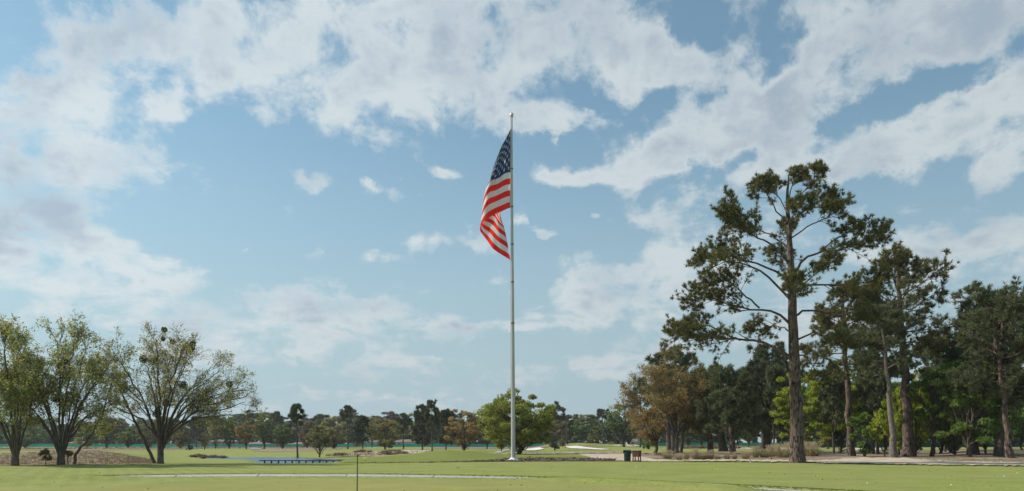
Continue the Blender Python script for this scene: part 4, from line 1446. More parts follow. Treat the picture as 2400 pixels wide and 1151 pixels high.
airy(376, 1087, [(262, 860, 3), (300, 800, -5), (345, 768, 4), (385, 764, -3), (420, 772, 6), (455, 790, -5), (500, 830, 4), (545, 868, -3), (588, 895, 2), (565, 950, 3), (270, 930, -3), (480, 900, 7), (330, 880, 8), (410, 850, -8), (540, 905, -5), (325, 800, 2), (365, 790, 6), (438, 782, 1), (478, 812, 5), (522, 850, -6), (575, 925, 0), (562, 868, 3), (255, 880, 4)],
     63, M['airy_leaf'], M['bark'], 'spreading tree with sparse pale leaves and dark mistletoe balls, third from the left', 145, 1150, 6000, 14500, .14, .22, fork=.20, shrink=.89,
     second=[([(354, 1087, .6), (335, 1050, .7), (310, 1000, .8), (285, 950, .9), (262, 900, 1.0), (255, 860, 1.0)], 9)], group=AG,
     blobs=[(350, 845, 10, -.9), (372, 848, 9, -.5), (437, 904, 11, -.6), (378, 970, 11, -.7), (386, 944, 9, .3), (382, 772, 7, .2), (447, 803, 7, .4), (455, 817, 7, -.4), (400, 800, 6, .3), (381, 794, 5, .1), (532, 900, 8, .5), (478, 938, 8, .7)])
airy(1585, 1063.5, [(1478, 905, 3), (1500, 880, -4), (1530, 862, 5), (1560, 850, -3), (1590, 855, 3), (1620, 880, -5), (1640, 920, 4), (1470, 960, 2), (1480, 1000, -4), (1635, 980, 2), (1520, 940, -7), (1600, 930, -7)], 64,
     M['orange_leaf'], M['palebark'], 'open tree with orange tan leaves and pale upright stems behind the brown box', 120, 900, 5000, 30000, .19, .34, ymin=80, fork=.22, shrink=.96,
     second=[([(1568, 1063, .3), (1567, 1000, .2), (1558, 930, 0), (1545, 880, -.3)], 13), ([(1598, 1062, .5), (1606, 1000, .6), (1615, 940, .8), (1625, 900, 1)], 9)])
p = on(1535, 1062, 80)
s_ = p.y / F
leafy_tree('broadleaf_tree', p, 'small orange brown tree with dark trunk between the orange tree and the brown box', None, M['far_orange'], M['bark'],
           H=hgt(950, p), rx=42 * s_, ry=40 * s_, zc=zat(995, p.y) - p.z, rz=42 * s_, K=30, nl=6000, ls=.34, seed=65, crad=.30, trunk_r=.28, flat=.6)


# small pine sapling and shrub at the left
p = on(107, 1090.5, 50)
make_pine(hgt(1059, p), .35, 9, .42, 71, M['needles'], M['bark'], 300, 9, .16, .02, 'small round topped pine sapling on the dry mound', p, n2k=4, n3k=4, rad=.03, k=6)
p = on(160, 1089.5, 50)
s_ = p.y / F
leafy_tree('shrub', p, 'small leaning grey green shrub right of the second tree', None, M['far_olive'], M['bark'], cat='shrub',
           H=.8, rx=9 * s_, ry=.3, zc=zat(1062, p.y) - p.z, rz=8 * s_, K=10, nl=900, ls=.09, seed=72, crad=.5, trunk_r=.045, flat=.7)


# ------------------------------------------------------------------ far trees from shared kinds
def proto_leafy(seed, H=10, rx=4, zc=6.0, rz=4.0, K=34, nl=2600, ls=.55, **kw):
    a, b, c = leafy(H=H, rx=rx, ry=rx, zc=zc, rz=rz, K=K, nl=nl, ls=ls, seed=seed, crad=.25, trunk_r=.28, **kw)
    return {'trunk': a.mesh('trunk', M['darkbark'], True), 'branches': b.mesh('branches', M['darkbark']), 'crown': c.mesh('crown', M['far_green'])}


def proto_pine(seed, cb, limbs, width, tn, H=10, ln=.55, wd=.13, **kw):
    g = rng(seed)
    tr, rr, P, R = pine_skeleton(H, cb, limbs, width, g, (g.normal(0, .2), 0), rad=.17)
    tb = MB()
    tubes(tb, tr, rr, 6)
    lb = MB()
    tubes(lb, P, R, 4)
    wood, fol = pine_foliage(P, R, limbs * 5, limbs * 22, width * .38, width * .22, g, tn, 6, ln, wd, None, k2=3)
    tubes(lb, *spawn(P, R, limbs * 3, .4, 1, 45, 12, width * .35, 4, g), 3)
    return {'trunk': tb.mesh('trunk', M['darkbark'], True), 'branches': lb.mesh('branches', M['darkbark']), 'crown': fol.mesh('crown', M['needles_far'])}


PR = {
    'round': [proto_leafy(101, K=44, nl=3600), proto_leafy(102, K=40, nl=3400), proto_leafy(103, K=50, nl=4000)],
    'low': [proto_leafy(104, zc=5.2, rz=4.7, K=60, nl=4600), proto_leafy(105, zc=5.4, rz=4.5, K=56, nl=4400)],
    'oval': [proto_leafy(106, rx=2.8, zc=5.8, rz=4.3, K=30, nl=2200), proto_leafy(107, rx=3, zc=5.6, rz=4.5, K=30)],
    'dense': [proto_leafy(108, rx=3.4, zc=5.2, rz=4.7, K=52, nl=4200, inner=.1), proto_leafy(109, rx=3.2, zc=5.3, rz=4.6, K=48, nl=4000, inner=.1)],
    'pine': [proto_pine(110, .45, 18, 2.6, 1500), proto_pine(111, .5, 16, 2.4, 1400), proto_pine(112, .35, 22, 2.8, 1900)],
    'tallpine': [proto_pine(113, .66, 13, 2.2, 900), proto_pine(114, .62, 14, 2.0, 900)],
    'darkpine': [proto_pine(115, .16, 30, 3.0, 2900, ln=.6, wd=.16), proto_pine(116, .22, 28, 2.8, 2600, ln=.6, wd=.16)],
    'bush': [proto_leafy(117, H=4, rx=2.6, zc=1.9, rz=2.0, K=24, nl=1600, ls=.5, inner=.1)],
}
HP = {'bush': 4.0}
WP = {'round': 4.0, 'low': 4.1, 'oval': 2.9, 'dense': 3.4, 'pine': 2.3, 'tallpine': 1.8, 'darkpine': 2.5, 'bush': 2.7}
count = {}


KN = {'dense': 'full crowned tree', 'low': 'broad low crowned tree', 'darkpine': 'cone shaped pine', 'pine': 'open crowned pine', 'round': 'rounded tree', 'oval': 'narrow oval tree', 'tallpine': 'umbrella pine', 'bush': 'bush'}
CN = {'far_olive': 'olive', 'needles_far': 'dark green', 'far_green': 'mid green', 'far_brown': 'brownish', 'green_leaf': 'fresh green', 'far_yellow': 'yellowish', 'lime_leaf': 'lime green', 'dark_leaf': 'blackish green'}


def far_tree(kind, px, Y, top, hw, leaf, label, group=None, bark=None, zbase=None):
    k = count.get(kind, 0)
    count[kind] = k + 1
    pr = PR[kind][k % len(PR[kind])]
    X = gx(px, Y)
    z = float(terrain(X, Y)) if zbase is None else zbase
    H = zat(top, Y) - z
    w = hw * Y / F
    nm = 'pine_tree' if 'pine' in kind else ('shrub' if kind == 'bush' else 'broadleaf_tree')
    root = empty(nm, (X, Y, z), label, 'shrub' if kind == 'bush' else 'tree', group, rz=(k * 2.1 + px) % 6.28,
                 scale=(w / WP[kind], w / WP[kind], H / HP.get(kind, 10.0)))
    for nm2, me in pr.items():
        o = bpy.data.objects.new(nm2, me)
        col.objects.link(o)
        o.parent = root
        if nm2 == 'crown':
            o.material_slots[0].link = 'OBJECT'
            o.material_slots[0].material = M[leaf]
        elif bark:
            o.material_slots[0].link = 'OBJECT'
            o.material_slots[0].material = M[bark]
    return root


FT = [
    # kind, px, Y, top, halfwidth, leaf, label
    ('low', 60, 250, 985, 40, 'far_green', 'hazy green tree seen under the tree at the left edge'),
    ('low', 205, 255, 990, 30, 'far_olive', 'hazy olive tree seen between the second and third left trees'),
    ('oval', 250, 240, 985, 26, 'far_yellow', 'hazy yellow green tree seen left of the mistletoe tree trunk'),
    ('dense', 300, 250, 1000, 30, 'far_green', 'hazy dark tree seen left behind the leaning stem'),
    ('low', 350, 250, 985, 26, 'far_olive', 'olive tree seen through the crown of the mistletoe tree'),
    ('oval', 425, 240, 992, 22, 'far_yellow', 'yellowish tree just right of the mistletoe tree trunk'),
    ('pine', 460, 290, 979, 24, 'needles_far', 'bluish pine crown rising behind the pale trees right of the mistletoe tree'),
    ('round', 505, 230, 982, 24, 'far_olive', 'pale olive tree with thin trunk in the far tree line, right of the bluish pine'),
    ('oval', 479, 200, 1012, 10, 'far_yellow', 'small slim yellow green tree in front of the teal fence'),
    ('dense', 538, 230, 984, 20, 'far_green', 'dark green tree left of the small orange one in the far line'),
    ('round', 578, 215, 982, 26, 'far_orange', 'orange tinted tree in the far line above the pond'),
    ('round', 617, 220, 972, 30, 'far_green', 'tall mid green tree right of the orange tinted one'),
    ('tallpine', 650, 290, 968, 14, 'needles_far', 'round headed pine rising above the far tree line'),
    ('dense', 662, 225, 986, 26, 'far_green', 'dull green tree left of the lone thin pine'),
    ('low', 720, 240, 985, 26, 'far_brown', 'greyish bare looking tree right behind the lone thin pine'),
    ('dense', 745, 280, 975, 28, 'needles_far', 'dark crown behind the greyish tree'),
    ('low', 782, 225, 978, 36, 'far_olive', 'rounded olive brown tree in the far line, left of the pin'),
    ('tallpine', 815, 215, 957, 17, 'needles_far', 'tall umbrella topped pine above the far line, left of the pin'),
    ('darkpine', 850, 225, 977, 19, 'needles_far', 'dark cone shaped pine left of the yellow green tree'),
    ('round', 872, 280, 975, 18, 'far_olive', 'olive crown peeping out behind the dark pine and the yellow tree'),
    ('low', 902, 215, 981, 38, 'far_yellow', 'rounded yellow green tree in the middle of the far line'),
    ('pine', 945, 230, 972, 24, 'needles_far', 'dark pine just right of the rounded yellow green tree'),
    ('darkpine', 990, 190, 955, 26, 'needles_far', 'largest dark pine of the group left of the mound crest'),
    ('pine', 1013, 165, 946, 20, 'needles_far', 'slim pine with highest top of the dark group'),
    ('darkpine', 1045, 185, 963, 22, 'needles_far', 'dark pine at the right end of the dark group'),
    ('low', 1088, 180, 965, 42, 'far_orange', 'rounded tan yellow tree behind the crest of the mound'),
    ('round', 1140, 250, 985, 26, 'far_brown', 'brownish tree between the tan tree and the flagpole tree'),
    ('pine', 1303, 260, 946, 24, 'needles_far', 'tall irregular pine right of the flagpole tree'),
    ('pine', 1330, 290, 978, 16, 'needles_far', 'small dark pine top left of the hill trees'),
    ('low', 1300, 200, 983, 32, 'far_brown', 'rounded brown green tree right of the flagpole tree'),
    ('dense', 1362, 330, 978, 35, 'far_green', 'rounded green tree above the larger bunker'),
    ('low', 1393, 310, 1008, 16, 'far_yellow', 'small yellowish tree behind the yellow flag on the hill'),
    ('tallpine', 1413, 300, 962, 16, 'needles_far', 'umbrella pine left of the tall green tree on the hill'),
    ('dense', 1425, 300, 990, 22, 'dark_leaf', 'low dark tree right of the yellow flag'),
    ('round', 1463, 250, 940, 44, 'far_green', 'tall green tree with bare trunk left of the orange leaved tree'),
    ('pine', 1500, 240, 895, 26, 'needles_far', 'dark pine top showing left of the orange leaved tree'),
    ('dense', 1510, 260, 975, 26, 'dark_leaf', 'dark tree behind the left side of the orange leaved tree'),
    ('bush', 1520, 180, 1010, 17, 'far_green', 'round green bush at the foot of the orange leaved tree'),
    ('tallpine', 697, 118, 955, 23, 'needles_far', 'lone thin pine with high sparse crown on the far bank of the pond'),
    ('round', 749, 116, 996, 30, 'far_olive', 'small open tree with green tufts right of the lone thin pine'),
    ('bush', 444, 200, 1037, 8, 'dark_leaf', 'small round dark bush in front of the fence, left part'),
    ('bush', 838, 310, 1026, 9, 'far_green', 'rounded bush behind the teal fence near the white house'),
    ('bush', 1322, 290, 1020, 12, 'far_green', 'green bush behind the small pale flag on the hill'),
]
for (kind, px, Y, top, hw, leaf, lb) in FT:
    far_tree(kind, px, Y, top, hw, leaf, lb, 'trees of the far tree line')

# trees that close the far line and the wood, nothing in the photo tells them apart
r = random.Random(9)
for i in range(54):
    px = -120 + i * 30 + r.uniform(-10, 10)
    kind = r.choice(['dense', 'low', 'darkpine', 'dense', 'pine'])
    leaf = r.choice(['far_olive', 'needles_far', 'far_green', 'needles_far', 'far_brown'])
    far_tree(kind, px, r.uniform(358, 378) if px < 1280 else r.uniform(340, 370), r.uniform(964, 982) + (14 if px < 540 else 0), r.uniform(28, 42), leaf, CN[leaf] + ' ' + KN[kind] + ' in the back row of the far tree line', 'back row of the far tree line')
for i in range(34):
    px = 1560 + i * 29 + r.uniform(-12, 12)
    kind = r.choice(['dense', 'low', 'darkpine', 'dense', 'darkpine'])
    leaf = r.choice(['far_olive', 'green_leaf', 'far_green', 'far_yellow', 'needles_far'])
    far_tree(kind, px, r.uniform(215, 275), r.uniform(905, 955), r.uniform(30, 46), leaf, CN[leaf] + ' ' + KN[kind] + ' standing deep in the right wood', 'trees deep in the right wood')
for i in range(10):
    px = 1880 + i * 66 + r.uniform(-18, 18)
    kind = r.choice(['round', 'oval', 'round', 'low'])
    leaf = r.choice(['green_leaf', 'far_green', 'lime_leaf', 'green_leaf', 'far_yellow'])
    far_tree(kind, px, r.uniform(125, 180), r.uniform(830, 920), r.uniform(34, 50), leaf, CN[leaf] + ' ' + KN[kind] + ' in the middle row behind the right pines', 'middle row trees of the right wood')
for i in range(10):
    px = 2025 + i * 42 + r.uniform(-12, 12)
    kind = r.choice(['round', 'oval', 'low'])
    leaf = r.choice(['green_leaf', 'lime_leaf', 'lime_leaf', 'far_yellow', 'green_leaf'])
    far_tree(kind, px, r.uniform(80, 104), r.uniform(890, 965), r.uniform(26, 42), leaf, 'young ' + CN[leaf] + ' ' + KN[kind] + ' growing under the right pines', 'young trees under the right pines')
# pine trunks seen in the wood, photographed positions
for (px, Y, top, hw, lb) in [(1813, 110, 850, 30, 'thin dark trunked pine right of the twin black trunks'), (1827, 120, 860, 36, 'dark pine trunk between the twins and the tallest pine'), (2046, 100, 800, 40, 'thin dark trunk right of the straight reddish pine'),
                             (2055, 96, 830, 36, 'second thin dark trunk beside the grey trunked pine'), (2352, 90, 800, 40, 'dark trunk between the grey pine and the leaning one'), (1953, 100, 860, 34, 'thin dark trunk left of the lime tree stem'),
                             (2190, 100, 850, 34, 'thin trunk right of the forked dark tree'), (2216, 115, 850, 36, 'thin trunk behind the yellow leaved tree'), (2243, 110, 870, 34, 'pale thin trunk right of the yellow leaved tree'), (2268, 84, 880, 30, 'thin stem left of the fresh green tree')]:
    far_tree('pine', px, Y, top, hw, 'needles_far', lb, 'thin pines inside the right wood')


# a far wood behind everything, read as one mass
def distant_wood():
    g = rng(400)
    n = 15000
    px = g.uniform(-900, 3400, n)
    Y = g.uniform(400, 470, n)
    top = 997 + 9 * np.sin(px * .021) + 7 * np.sin(px * .057 + 1) + 5 * np.sin(px * .13) - 95 * sstep(px, 1560, 1800)
    zt = zat(top, Y)
    C = np.stack([gx(px, Y), Y, -.6 + (zt + .6) * g.random(n) ** .8], 1)
    mb = MB()
    leaves(mb, C, 4.2, g, asp=.8)
    tag(mb.build('distant_wood', M['dark_leaf']), 'far dark wood closing the view behind the tree line', 'wood', kind='stuff')


distant_wood()


# ------------------------------------------------------------------ fence
def fence():
    root = empty('fence', (0, 0, 0), 'long low teal screened fence running behind the far trees', 'fence')
    pts = []
    x = -300.0
    while x < 25:
        pts.append((x, 330 + 2 * math.sin(x * .02)))
        x += 4.0
    pts2 = [(X_, 292 + X_ * 0) for X_ in np.arange(48, 140, 4.0)]
    pm = box(MB(), (0, 0, .64), (3.96, .03, 1.24)).mesh('panel', M['teal'])
    po = lathe(MB(), [(.04, -.3), (.04, 1.34)], 6).mesh('post', M['post'])
    for seq in (pts, pts2):
        for (a, b) in zip(seq[:-1], seq[1:]):
            z = float(terrain(a[0], a[1]))
            c = ((a[0] + b[0]) / 2, (a[1] + b[1]) / 2, z)
            an = math.atan2(b[1] - a[1], b[0] - a[0])
            for nm, me, q in (('panel', pm, c), ('post', po, (a[0], a[1] + .05, z))):
                o = bpy.data.objects.new(nm, me)
                col.objects.link(o)
                o.location = q
                o.rotation_euler = (0, 0, an)
                o.parent = root
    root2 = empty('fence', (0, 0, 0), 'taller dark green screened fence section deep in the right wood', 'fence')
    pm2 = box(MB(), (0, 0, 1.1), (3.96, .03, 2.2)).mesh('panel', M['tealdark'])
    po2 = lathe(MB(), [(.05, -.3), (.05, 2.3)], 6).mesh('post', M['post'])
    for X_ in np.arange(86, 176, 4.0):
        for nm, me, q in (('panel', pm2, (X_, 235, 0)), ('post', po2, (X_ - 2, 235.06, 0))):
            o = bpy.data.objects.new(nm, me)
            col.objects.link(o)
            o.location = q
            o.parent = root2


fence()


# ------------------------------------------------------------------ houses beyond the fence
def house(px, Y, wpx, wall_top, roof_top, wm_, rm_, label, porch=False, hip=True):
    X = gx(px, Y)
    z = float(terrain(X, Y))
    w = wpx * Y / F
    hw = zat(wall_top, Y) - z
    hr = zat(roof_top, Y) - z
    root = empty('house', (X, Y, z), label, 'house')
    d = 8.0
    box(MB(), (0, 0, hw / 2 - .3), (w, d, hw + .6)).build('wall', wm_, root)
    e = .5
    rb = MB()
    ins = d / 2 if hip else -.0
    V = [(-w / 2 - e, -d / 2 - e, hw), (w / 2 + e, -d / 2 - e, hw), (w / 2 + e, d / 2 + e, hw), (-w / 2 - e, d / 2 + e, hw), (-w / 2 - e + ins, 0, hr), (w / 2 + e - ins, 0, hr)]
    rb.add(np.array(V) + [0, 0, .004], [[0, 1, 5, 4], [2, 3, 4, 5], [3, 2, 1, 0]], [[1, 2, 5], [3, 0, 4]])
    rb.build('roof', rm_, root)
    n = max(2, int(w / 4))
    for i in range(n):
        x = -w / 2 + (i + .5) * w / n
        if i == n // 2:
            box(MB(), (x, -d / 2 - .02, hw * .42), (1.0, .06, hw * .8)).build('door', M['housewhite'], root)
        else:
            f = box(MB(), (x, -d / 2 - .02, hw * .55), (1.5, .08, hw * .42)).build('window', M['housewhite'], root)
            box(MB(), (x, -d / 2 - .07, hw * .55), (1.3, .04, hw * .34)).build('pane', M['glass'], f)


house(522, 345, 58, 1035, 1030, M['housewall'], M['roofgrey'], 'low brick house glimpsed behind the fence, left of the orange tinted tree')
house(606, 345, 54, 1041, 1036, M['housewhite'], M['roofgrey'], 'house with low brown hipped roof just above the fence, left of the thin pine')
house(704, 345, 46, 1041, 1036, M['housewhite'], M['roofgrey'], 'house roof showing above the fence beside the lone thin pine')
house(868, 345, 38, 1036, 1031, M['housewhite'], M['roofgrey'], 'pale house with grey roof behind the fence, right of the pin', hip=False)
house(950, 350, 48, 1036, 1030, M['housewhite'], M['roofgrey'], 'pale house half hidden behind the trunks left of the dark pines', hip=False)
house(1500, 385, 60, 1035, 1028, M['housewhite'], M['roofgrey'], 'pale house glimpsed behind the sand left of the orange leaved tree')
house(185, 345, 30, 1038, 1032, M['housewhite'], M['roofgrey'], 'small pale house glimpsed between the left trees')


def car():
    X, Y = gx(815, 338), 338
    z = float(terrain(X, Y))
    root = empty('parked_car', (X, Y, z), 'white car roof showing above the fence, left of the pale house', 'car', rz=.15)
    prof = [(-2.2, .35), (-2.25, .8), (-1.3, .95), (-.6, 1.42), (.9, 1.45), (1.7, 1.0), (2.2, .9), (2.2, .35)]
    V = [(x, s * .85 * (.82 if zz > 1.1 else 1), zz) for s in (-1, 1) for x, zz in prof]
    n = len(prof)
    q = [[i, (i + 1) % n, n + (i + 1) % n, n + i] for i in range(n)]
    t = [[0, i, i + 1][::-1] for i in range(1, n - 1)] + [[n, n + i, n + i + 1] for i in range(1, n - 1)]
    MB().add(V, q, t).build('body', M['carwhite'], root)
    for x in (-1.4, 1.4):
        for s in (-1, 1):
            w = lathe(MB(), [(.32, -.1), (.34, -.06), (.34, .06), (.32, .1)], 12).build('wheel', M['black'], root)
            w.location = (x, s * .82, .33)
            w.rotation_euler = (math.radians(90), 0, 0)
    box(MB(), (.2, -.80, 1.2), (1.7, .04, .3)).build('window', M['glass'], root)
    box(MB(), (.2, .80, 1.2), (1.7, .04, .3)).build('window', M['glass'], root)


car()


# ------------------------------------------------------------------ footbridge on the pond
def bridge():
    xa, xb = gx(610, 87), gx(806, 87)
    Y = 87.0
    root = empty('footbridge', ((xa + xb) / 2, Y, -.8), 'low dark timber boardwalk on short posts across the pond', 'footbridge')
    L = xb - xa
    zt = zat(1079, Y) + .8
    nb = 42
    pm = box(MB(), (0, 0, 0), (L / nb - .03, .9, .035)).mesh('plank', M['timber'])
    for i in range(nb):
        o = bpy.data.objects.new('plank', pm)
        col.objects.link(o)
        o.location = (-L / 2 + (i + .5) * L / nb, 0, zt)
        o.parent = root
    for s in (-1, 1):
        box(MB(), (0, s * .4, zt - .045), (L, .07, .055)).build('beam', M['timber'], root)
    n = 12
    pm = box(MB(), (0, 0, 0), (.13, .13, 1.0)).mesh('post', M['timber'])
    for i in range(n):
        for s in (0,):
            o = bpy.data.objects.new('post', pm)
            col.objects.link(o)
            o.location = (-L / 2 + .5 + i * (L - .9) / (n - 1), s * .4, zt - .575)
            o.parent = root


bridge()
# dark earth bank along the pond's far shore
patch('pond_bank', [(520, 1073), (620, 1073.2), (700, 1073.0), (745, 1075.6), (812, 1077.2)], [(520, 1073.8), (620, 1074), (700, 1074.2), (745, 1076.6), (812, 1078.4)], M['bank'], .06, ymin=100, seed=31, jit=.15)


# ------------------------------------------------------------------ flagpole and flag
PX, PY0, PZ0 = hit(1203, 1079.5, 58)
FY = PY0
fs = FY / F


def pole():
    root = empty('flagpole', (PX, PY0, PZ0), 'tall pale grey flagpole with ball finial standing in the mulch bed', 'flagpole')
    Ht = zat(275, FY) - PZ0
    mb = MB()
    zs = np.linspace(0, Ht, 24)
    xs = np.interp(zs / Ht, [0, 1], [0, -3.5 * fs])
    wd = np.interp(zs / Ht, [0, .35, .6, 1], [10.6, 8.0, 5.8, 3.4]) * .5 * fs
    tubes(mb, np.stack([xs, 0 * xs, zs], 1), wd, 20)
    mb.build('shaft', M['metal'], root, smooth=True)
    lathe(MB(), [(.62, 0), (.60, .05), (.45, .09), (.30, .13), (.235, .2), (.225, .24)], 24, c=(0, 0, .02)).build('base_collar', M['white'], root, smooth=True)
    for k in (.40, .52, .63, .74, .85):
        z = Ht * k
        r_ = np.interp(k, [0, .35, .6, 1], [11.2, 8.6, 6.2, 3.6]) * .5 * fs
        lathe(MB(), [(r_ + .012, -.05), (r_ + .02, 0), (r_ + .012, .05)], 16, c=(-3.5 * fs * k, 0, z)).build('band', M['post'], root)
    tx = -3.5 * fs
    lathe(MB(), [(.07, 0), (.12, .03), (.12, .16), (.08, .2)], 14, c=(tx, 0, Ht)).build('truck', M['metal'], root, smooth=True)
    zb = zat(269, FY) - PZ0
    b = [(max(.002, .165 * math.sin(a)), -.165 * math.cos(a)) for a in np.linspace(.05, math.pi - .05, 12)]
    lathe(MB(), b, 18, c=(tx, 0, zb)).build('ball_finial', M['gold'], root, smooth=True)
    lathe(MB(), [(.03, 0), (.03, zb - Ht)], 8, c=(tx, 0, Ht)).build('spindle', M['metal'], root)
    hb = MB()
    zz = np.linspace(1.2, Ht, 30)
    tubes(hb, np.stack([np.interp(zz, [0, Ht], [-.19, tx - .10]), np.full(30, -.05), zz], 1), np.full(30, .014), 5)
    hb.build('halyard', M['halyard'], root)


pole()


def flag():
    # control net: rows t (hoist 0..1), columns s (fly 0..1): photo px, py, metres toward the viewer
    S = [0, .09, .19, .28, .35, .41, .55, .72, .86, 1.0]
    T = [0, .27, .538, .77, 1.0]
    G = [
        [(1196.5, 303, 0), (1188, 322, .1), (1176, 347, .2), (1164, 372, .2), (1153, 400, .0), (1150, 415, -.5), (1152, 440, -.9), (1160, 460, -1.1), (1168, 478, -1.2), (1174, 492, -1.3)],
        [(1196.5, 353, 0), (1187, 362, .22), (1174, 374, .05), (1160, 395, .3), (1149, 423, .1), (1143, 440, -.4), (1146, 462, -.8), (1158, 480, -.95), (1167, 494, -1.05), (1176, 508, -1.1)],
        [(1196.3, 403, 0), (1183, 409, .25), (1166, 417, .05), (1151, 429, .32), (1139, 448, .1), (1133, 474, -.3), (1139, 492, -.6), (1156, 502, -.75), (1168, 514, -.85), (1181, 528, -.95)],
        [(1196, 446, 0), (1182, 451, .28), (1163, 460, .05), (1146, 471, .32), (1133, 488, .1), (1127.5, 508, -.2), (1135, 523, -.45), (1154, 536, -.5), (1170, 550, -.65), (1189, 566, -.8)],
        [(1195.6, 487, 0), (1181, 495, .30), (1162, 504, .08), (1143, 516, .35), (1128, 526, .15), (1124, 534, -.05), (1131, 549, -.25), (1150, 573, -.2), (1170, 592, -.35), (1197, 608, -.5)],
    ]
    G = np.array(G, float)
    nt, ns = G.shape[:2]

    def crom(vals, u, knots):
        knots = np.array(knots)
        i = np.clip(np.searchsorted(knots, u, side='right') - 1, 0, len(knots) - 2)
        f = (u - knots[i]) / (knots[i + 1] - knots[i])
        p = np.concatenate([[2 * vals[0] - vals[1]], vals, [2 * vals[-1] - vals[-2]]])
        p0, p1, p2, p3 = p[i], p[i + 1], p[i + 2], p[i + 3]
        return .5 * (2 * p1 + (p2 - p0) * f + (2 * p0 - 5 * p1 + 4 * p2 - p3) * f ** 2 + (-p0 + 3 * p1 - 3 * p2 + p3) * f ** 3)

    def pos(s, t):
        col_ = np.array([crom(G[i], s, S) for i in range(nt)])
        q = crom(col_, t, T)
        rip = .17 * math.sin(17 * s + 4.5 * t) * min(1, s * 6) + .05 * math.sin(39 * s - 7 * t + 1) * min(1, s * 6) + .035 * math.sin(30 * t + 9 * s) * min(1, s * 6)
        X = (q[0] - 1200) * fs + .03 * math.sin(23 * s + 6 * t) * min(1, s * 6)
        return np.array([X, FY - q[2] - rip - .02, zat(q[1], FY)])
    org = pos(0, .5)
    root = empty('flag', org, 'American flag hanging in folds from the tall flagpole', 'flag')

    def cloth(name, s0, s1, t0, t1, ns_, nt_, m):
        V = np.array([pos(s, t) for t in np.linspace(t0, t1, nt_ + 1) for s in np.linspace(s0, s1, ns_ + 1)]) - org
        idx = np.arange(len(V)).reshape(nt_ + 1, ns_ + 1)
        q = np.stack([idx[:-1, :-1], idx[1:, :-1], idx[1:, 1:], idx[:-1, 1:]], -1).reshape(-1, 4)
        MB().add(V, q).build(name, m, root, smooth=True)
    for i in range(13):
        s0 = .4 if i < 7 else 0.0
        cloth('stripe', s0, 1.0, i / 13, (i + 1) / 13, 60 if i < 7 else 96, 4, M['flagred'] if i % 2 == 0 else M['flagwhite'])
    cloth('canton', 0, .4, 0, 7 / 13, 44, 26, M['flagblue'])
    hb = MB()
    P = np.array([pos(0, t) for t in np.linspace(0, 1, 24)]) - org
    tubes(hb, P + [.03, 0, 0], np.full(24, .045), 5)
    hb.build('hoist_band', M['flagwhite'], root)
    for k in (.0, .33, .66, 1.0):
        q = pos(0, k) - org
        tubes(MB(), [q, q + [.10, .02, .02], q + [.17, .04, .0]], np.array([.03, .03, .03]), 5).build('snap_hook', M['metal'], root)
    # 50 five-pointed stars on both faces
    dia = .0616
    for r_ in range(9):
        for c_ in range(11):
            if (r_ + c_) % 2:
                continue
            sc_, tc_ = .4 * (c_ + 1) / 12, (7 / 13) * (r_ + 1) / 10
            ring = []
            for k in range(10):
                a = k * math.pi / 5
                rad = dia / 2 * (1 if k % 2 == 0 else .382) * 1.15
                ring.append((sc_ + rad * math.sin(a) / 1.9, tc_ - rad * math.cos(a)))
            c0 = pos(sc_, tc_)
            du = pos(sc_ + .004, tc_) - c0
            dv = pos(sc_, tc_ + .004) - c0
            nrm = np.cross(du, dv)
            nrm /= np.linalg.norm(nrm) + 1e-9
            mb = MB()
            for sg in (1, -1):
                V = [c0 + nrm * .018 * sg] + [pos(min(max(a, 0), .4), max(b, 0)) + nrm * .018 * sg for a, b in ring]
                mb.add(np.array(V) - org, t=[[0, 1 + k, 1 + (k + 1) % 10] for k in range(10)])
            mb.build('star', M['flagwhite'], root)


flag()


# ------------------------------------------------------------------ litter bin and brown stand
def bin_():
    p = on(1470.5, 1081.5, 54)
    s = p.y / F
    root = empty('litter_bin', p, 'dark green ribbed litter bin with hooded lid beside the brown stand', 'litter bin', rz=math.radians(12))
    R0 = 8.3 * s
    hb = 20 * s
    lathe(MB(), [(R0 * .84, 0), (R0 * .86, .04), (R0 * .97, hb * .9), (R0 * .98, hb * .93)], 36, rib=.045).build('barrel', M['binGreen'], root)
    lathe(MB(), [(R0 * 1.0, hb * .90), (R0 * 1.06, hb * .93), (R0 * 1.06, hb * .985), (R0 * 1.0, hb)], 32).build('rim', M['binGreen'], root, smooth=True)
    # hood: an arch along local x, open at its left end
    n, hh = 14, 7.2 * s
    hw_, L = R0 * .95, R0 * .98

    def arch(x, k, dz=0.0):
        return [(x, -math.cos(a) * hw_ * k, hb - .01 + dz + (math.sin(a) ** .75) * hh * k) for a in np.linspace(0, math.pi, n)]
    V = arch(-L, 1) + arch(L * .8, 1) + arch(L, .86) + arch(-L, .88) + arch(L * .78, .88)
    q = []
    for a, b in ((0, 1), (1, 2)):
        q += [[a * n + i, a * n + i + 1, b * n + i + 1, b * n + i] for i in range(n - 1)]
    q += [[3 * n + i, 4 * n + i, 4 * n + i + 1, 3 * n + i + 1] for i in range(n - 1)]
    q += [[i, 3 * n + i, 3 * n + i + 1, i + 1] for i in range(n - 1)]
    t = [[2 * n, 2 * n + i, 2 * n + i + 1] for i in range(1, n - 1)] + [[4 * n, 4 * n + i + 1, 4 * n + i] for i in range(1, n - 1)]
    MB().add(V, q, t).build('hood', M['binGreen'], root, smooth=False)
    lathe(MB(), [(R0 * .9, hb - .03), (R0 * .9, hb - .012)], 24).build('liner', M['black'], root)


bin_()


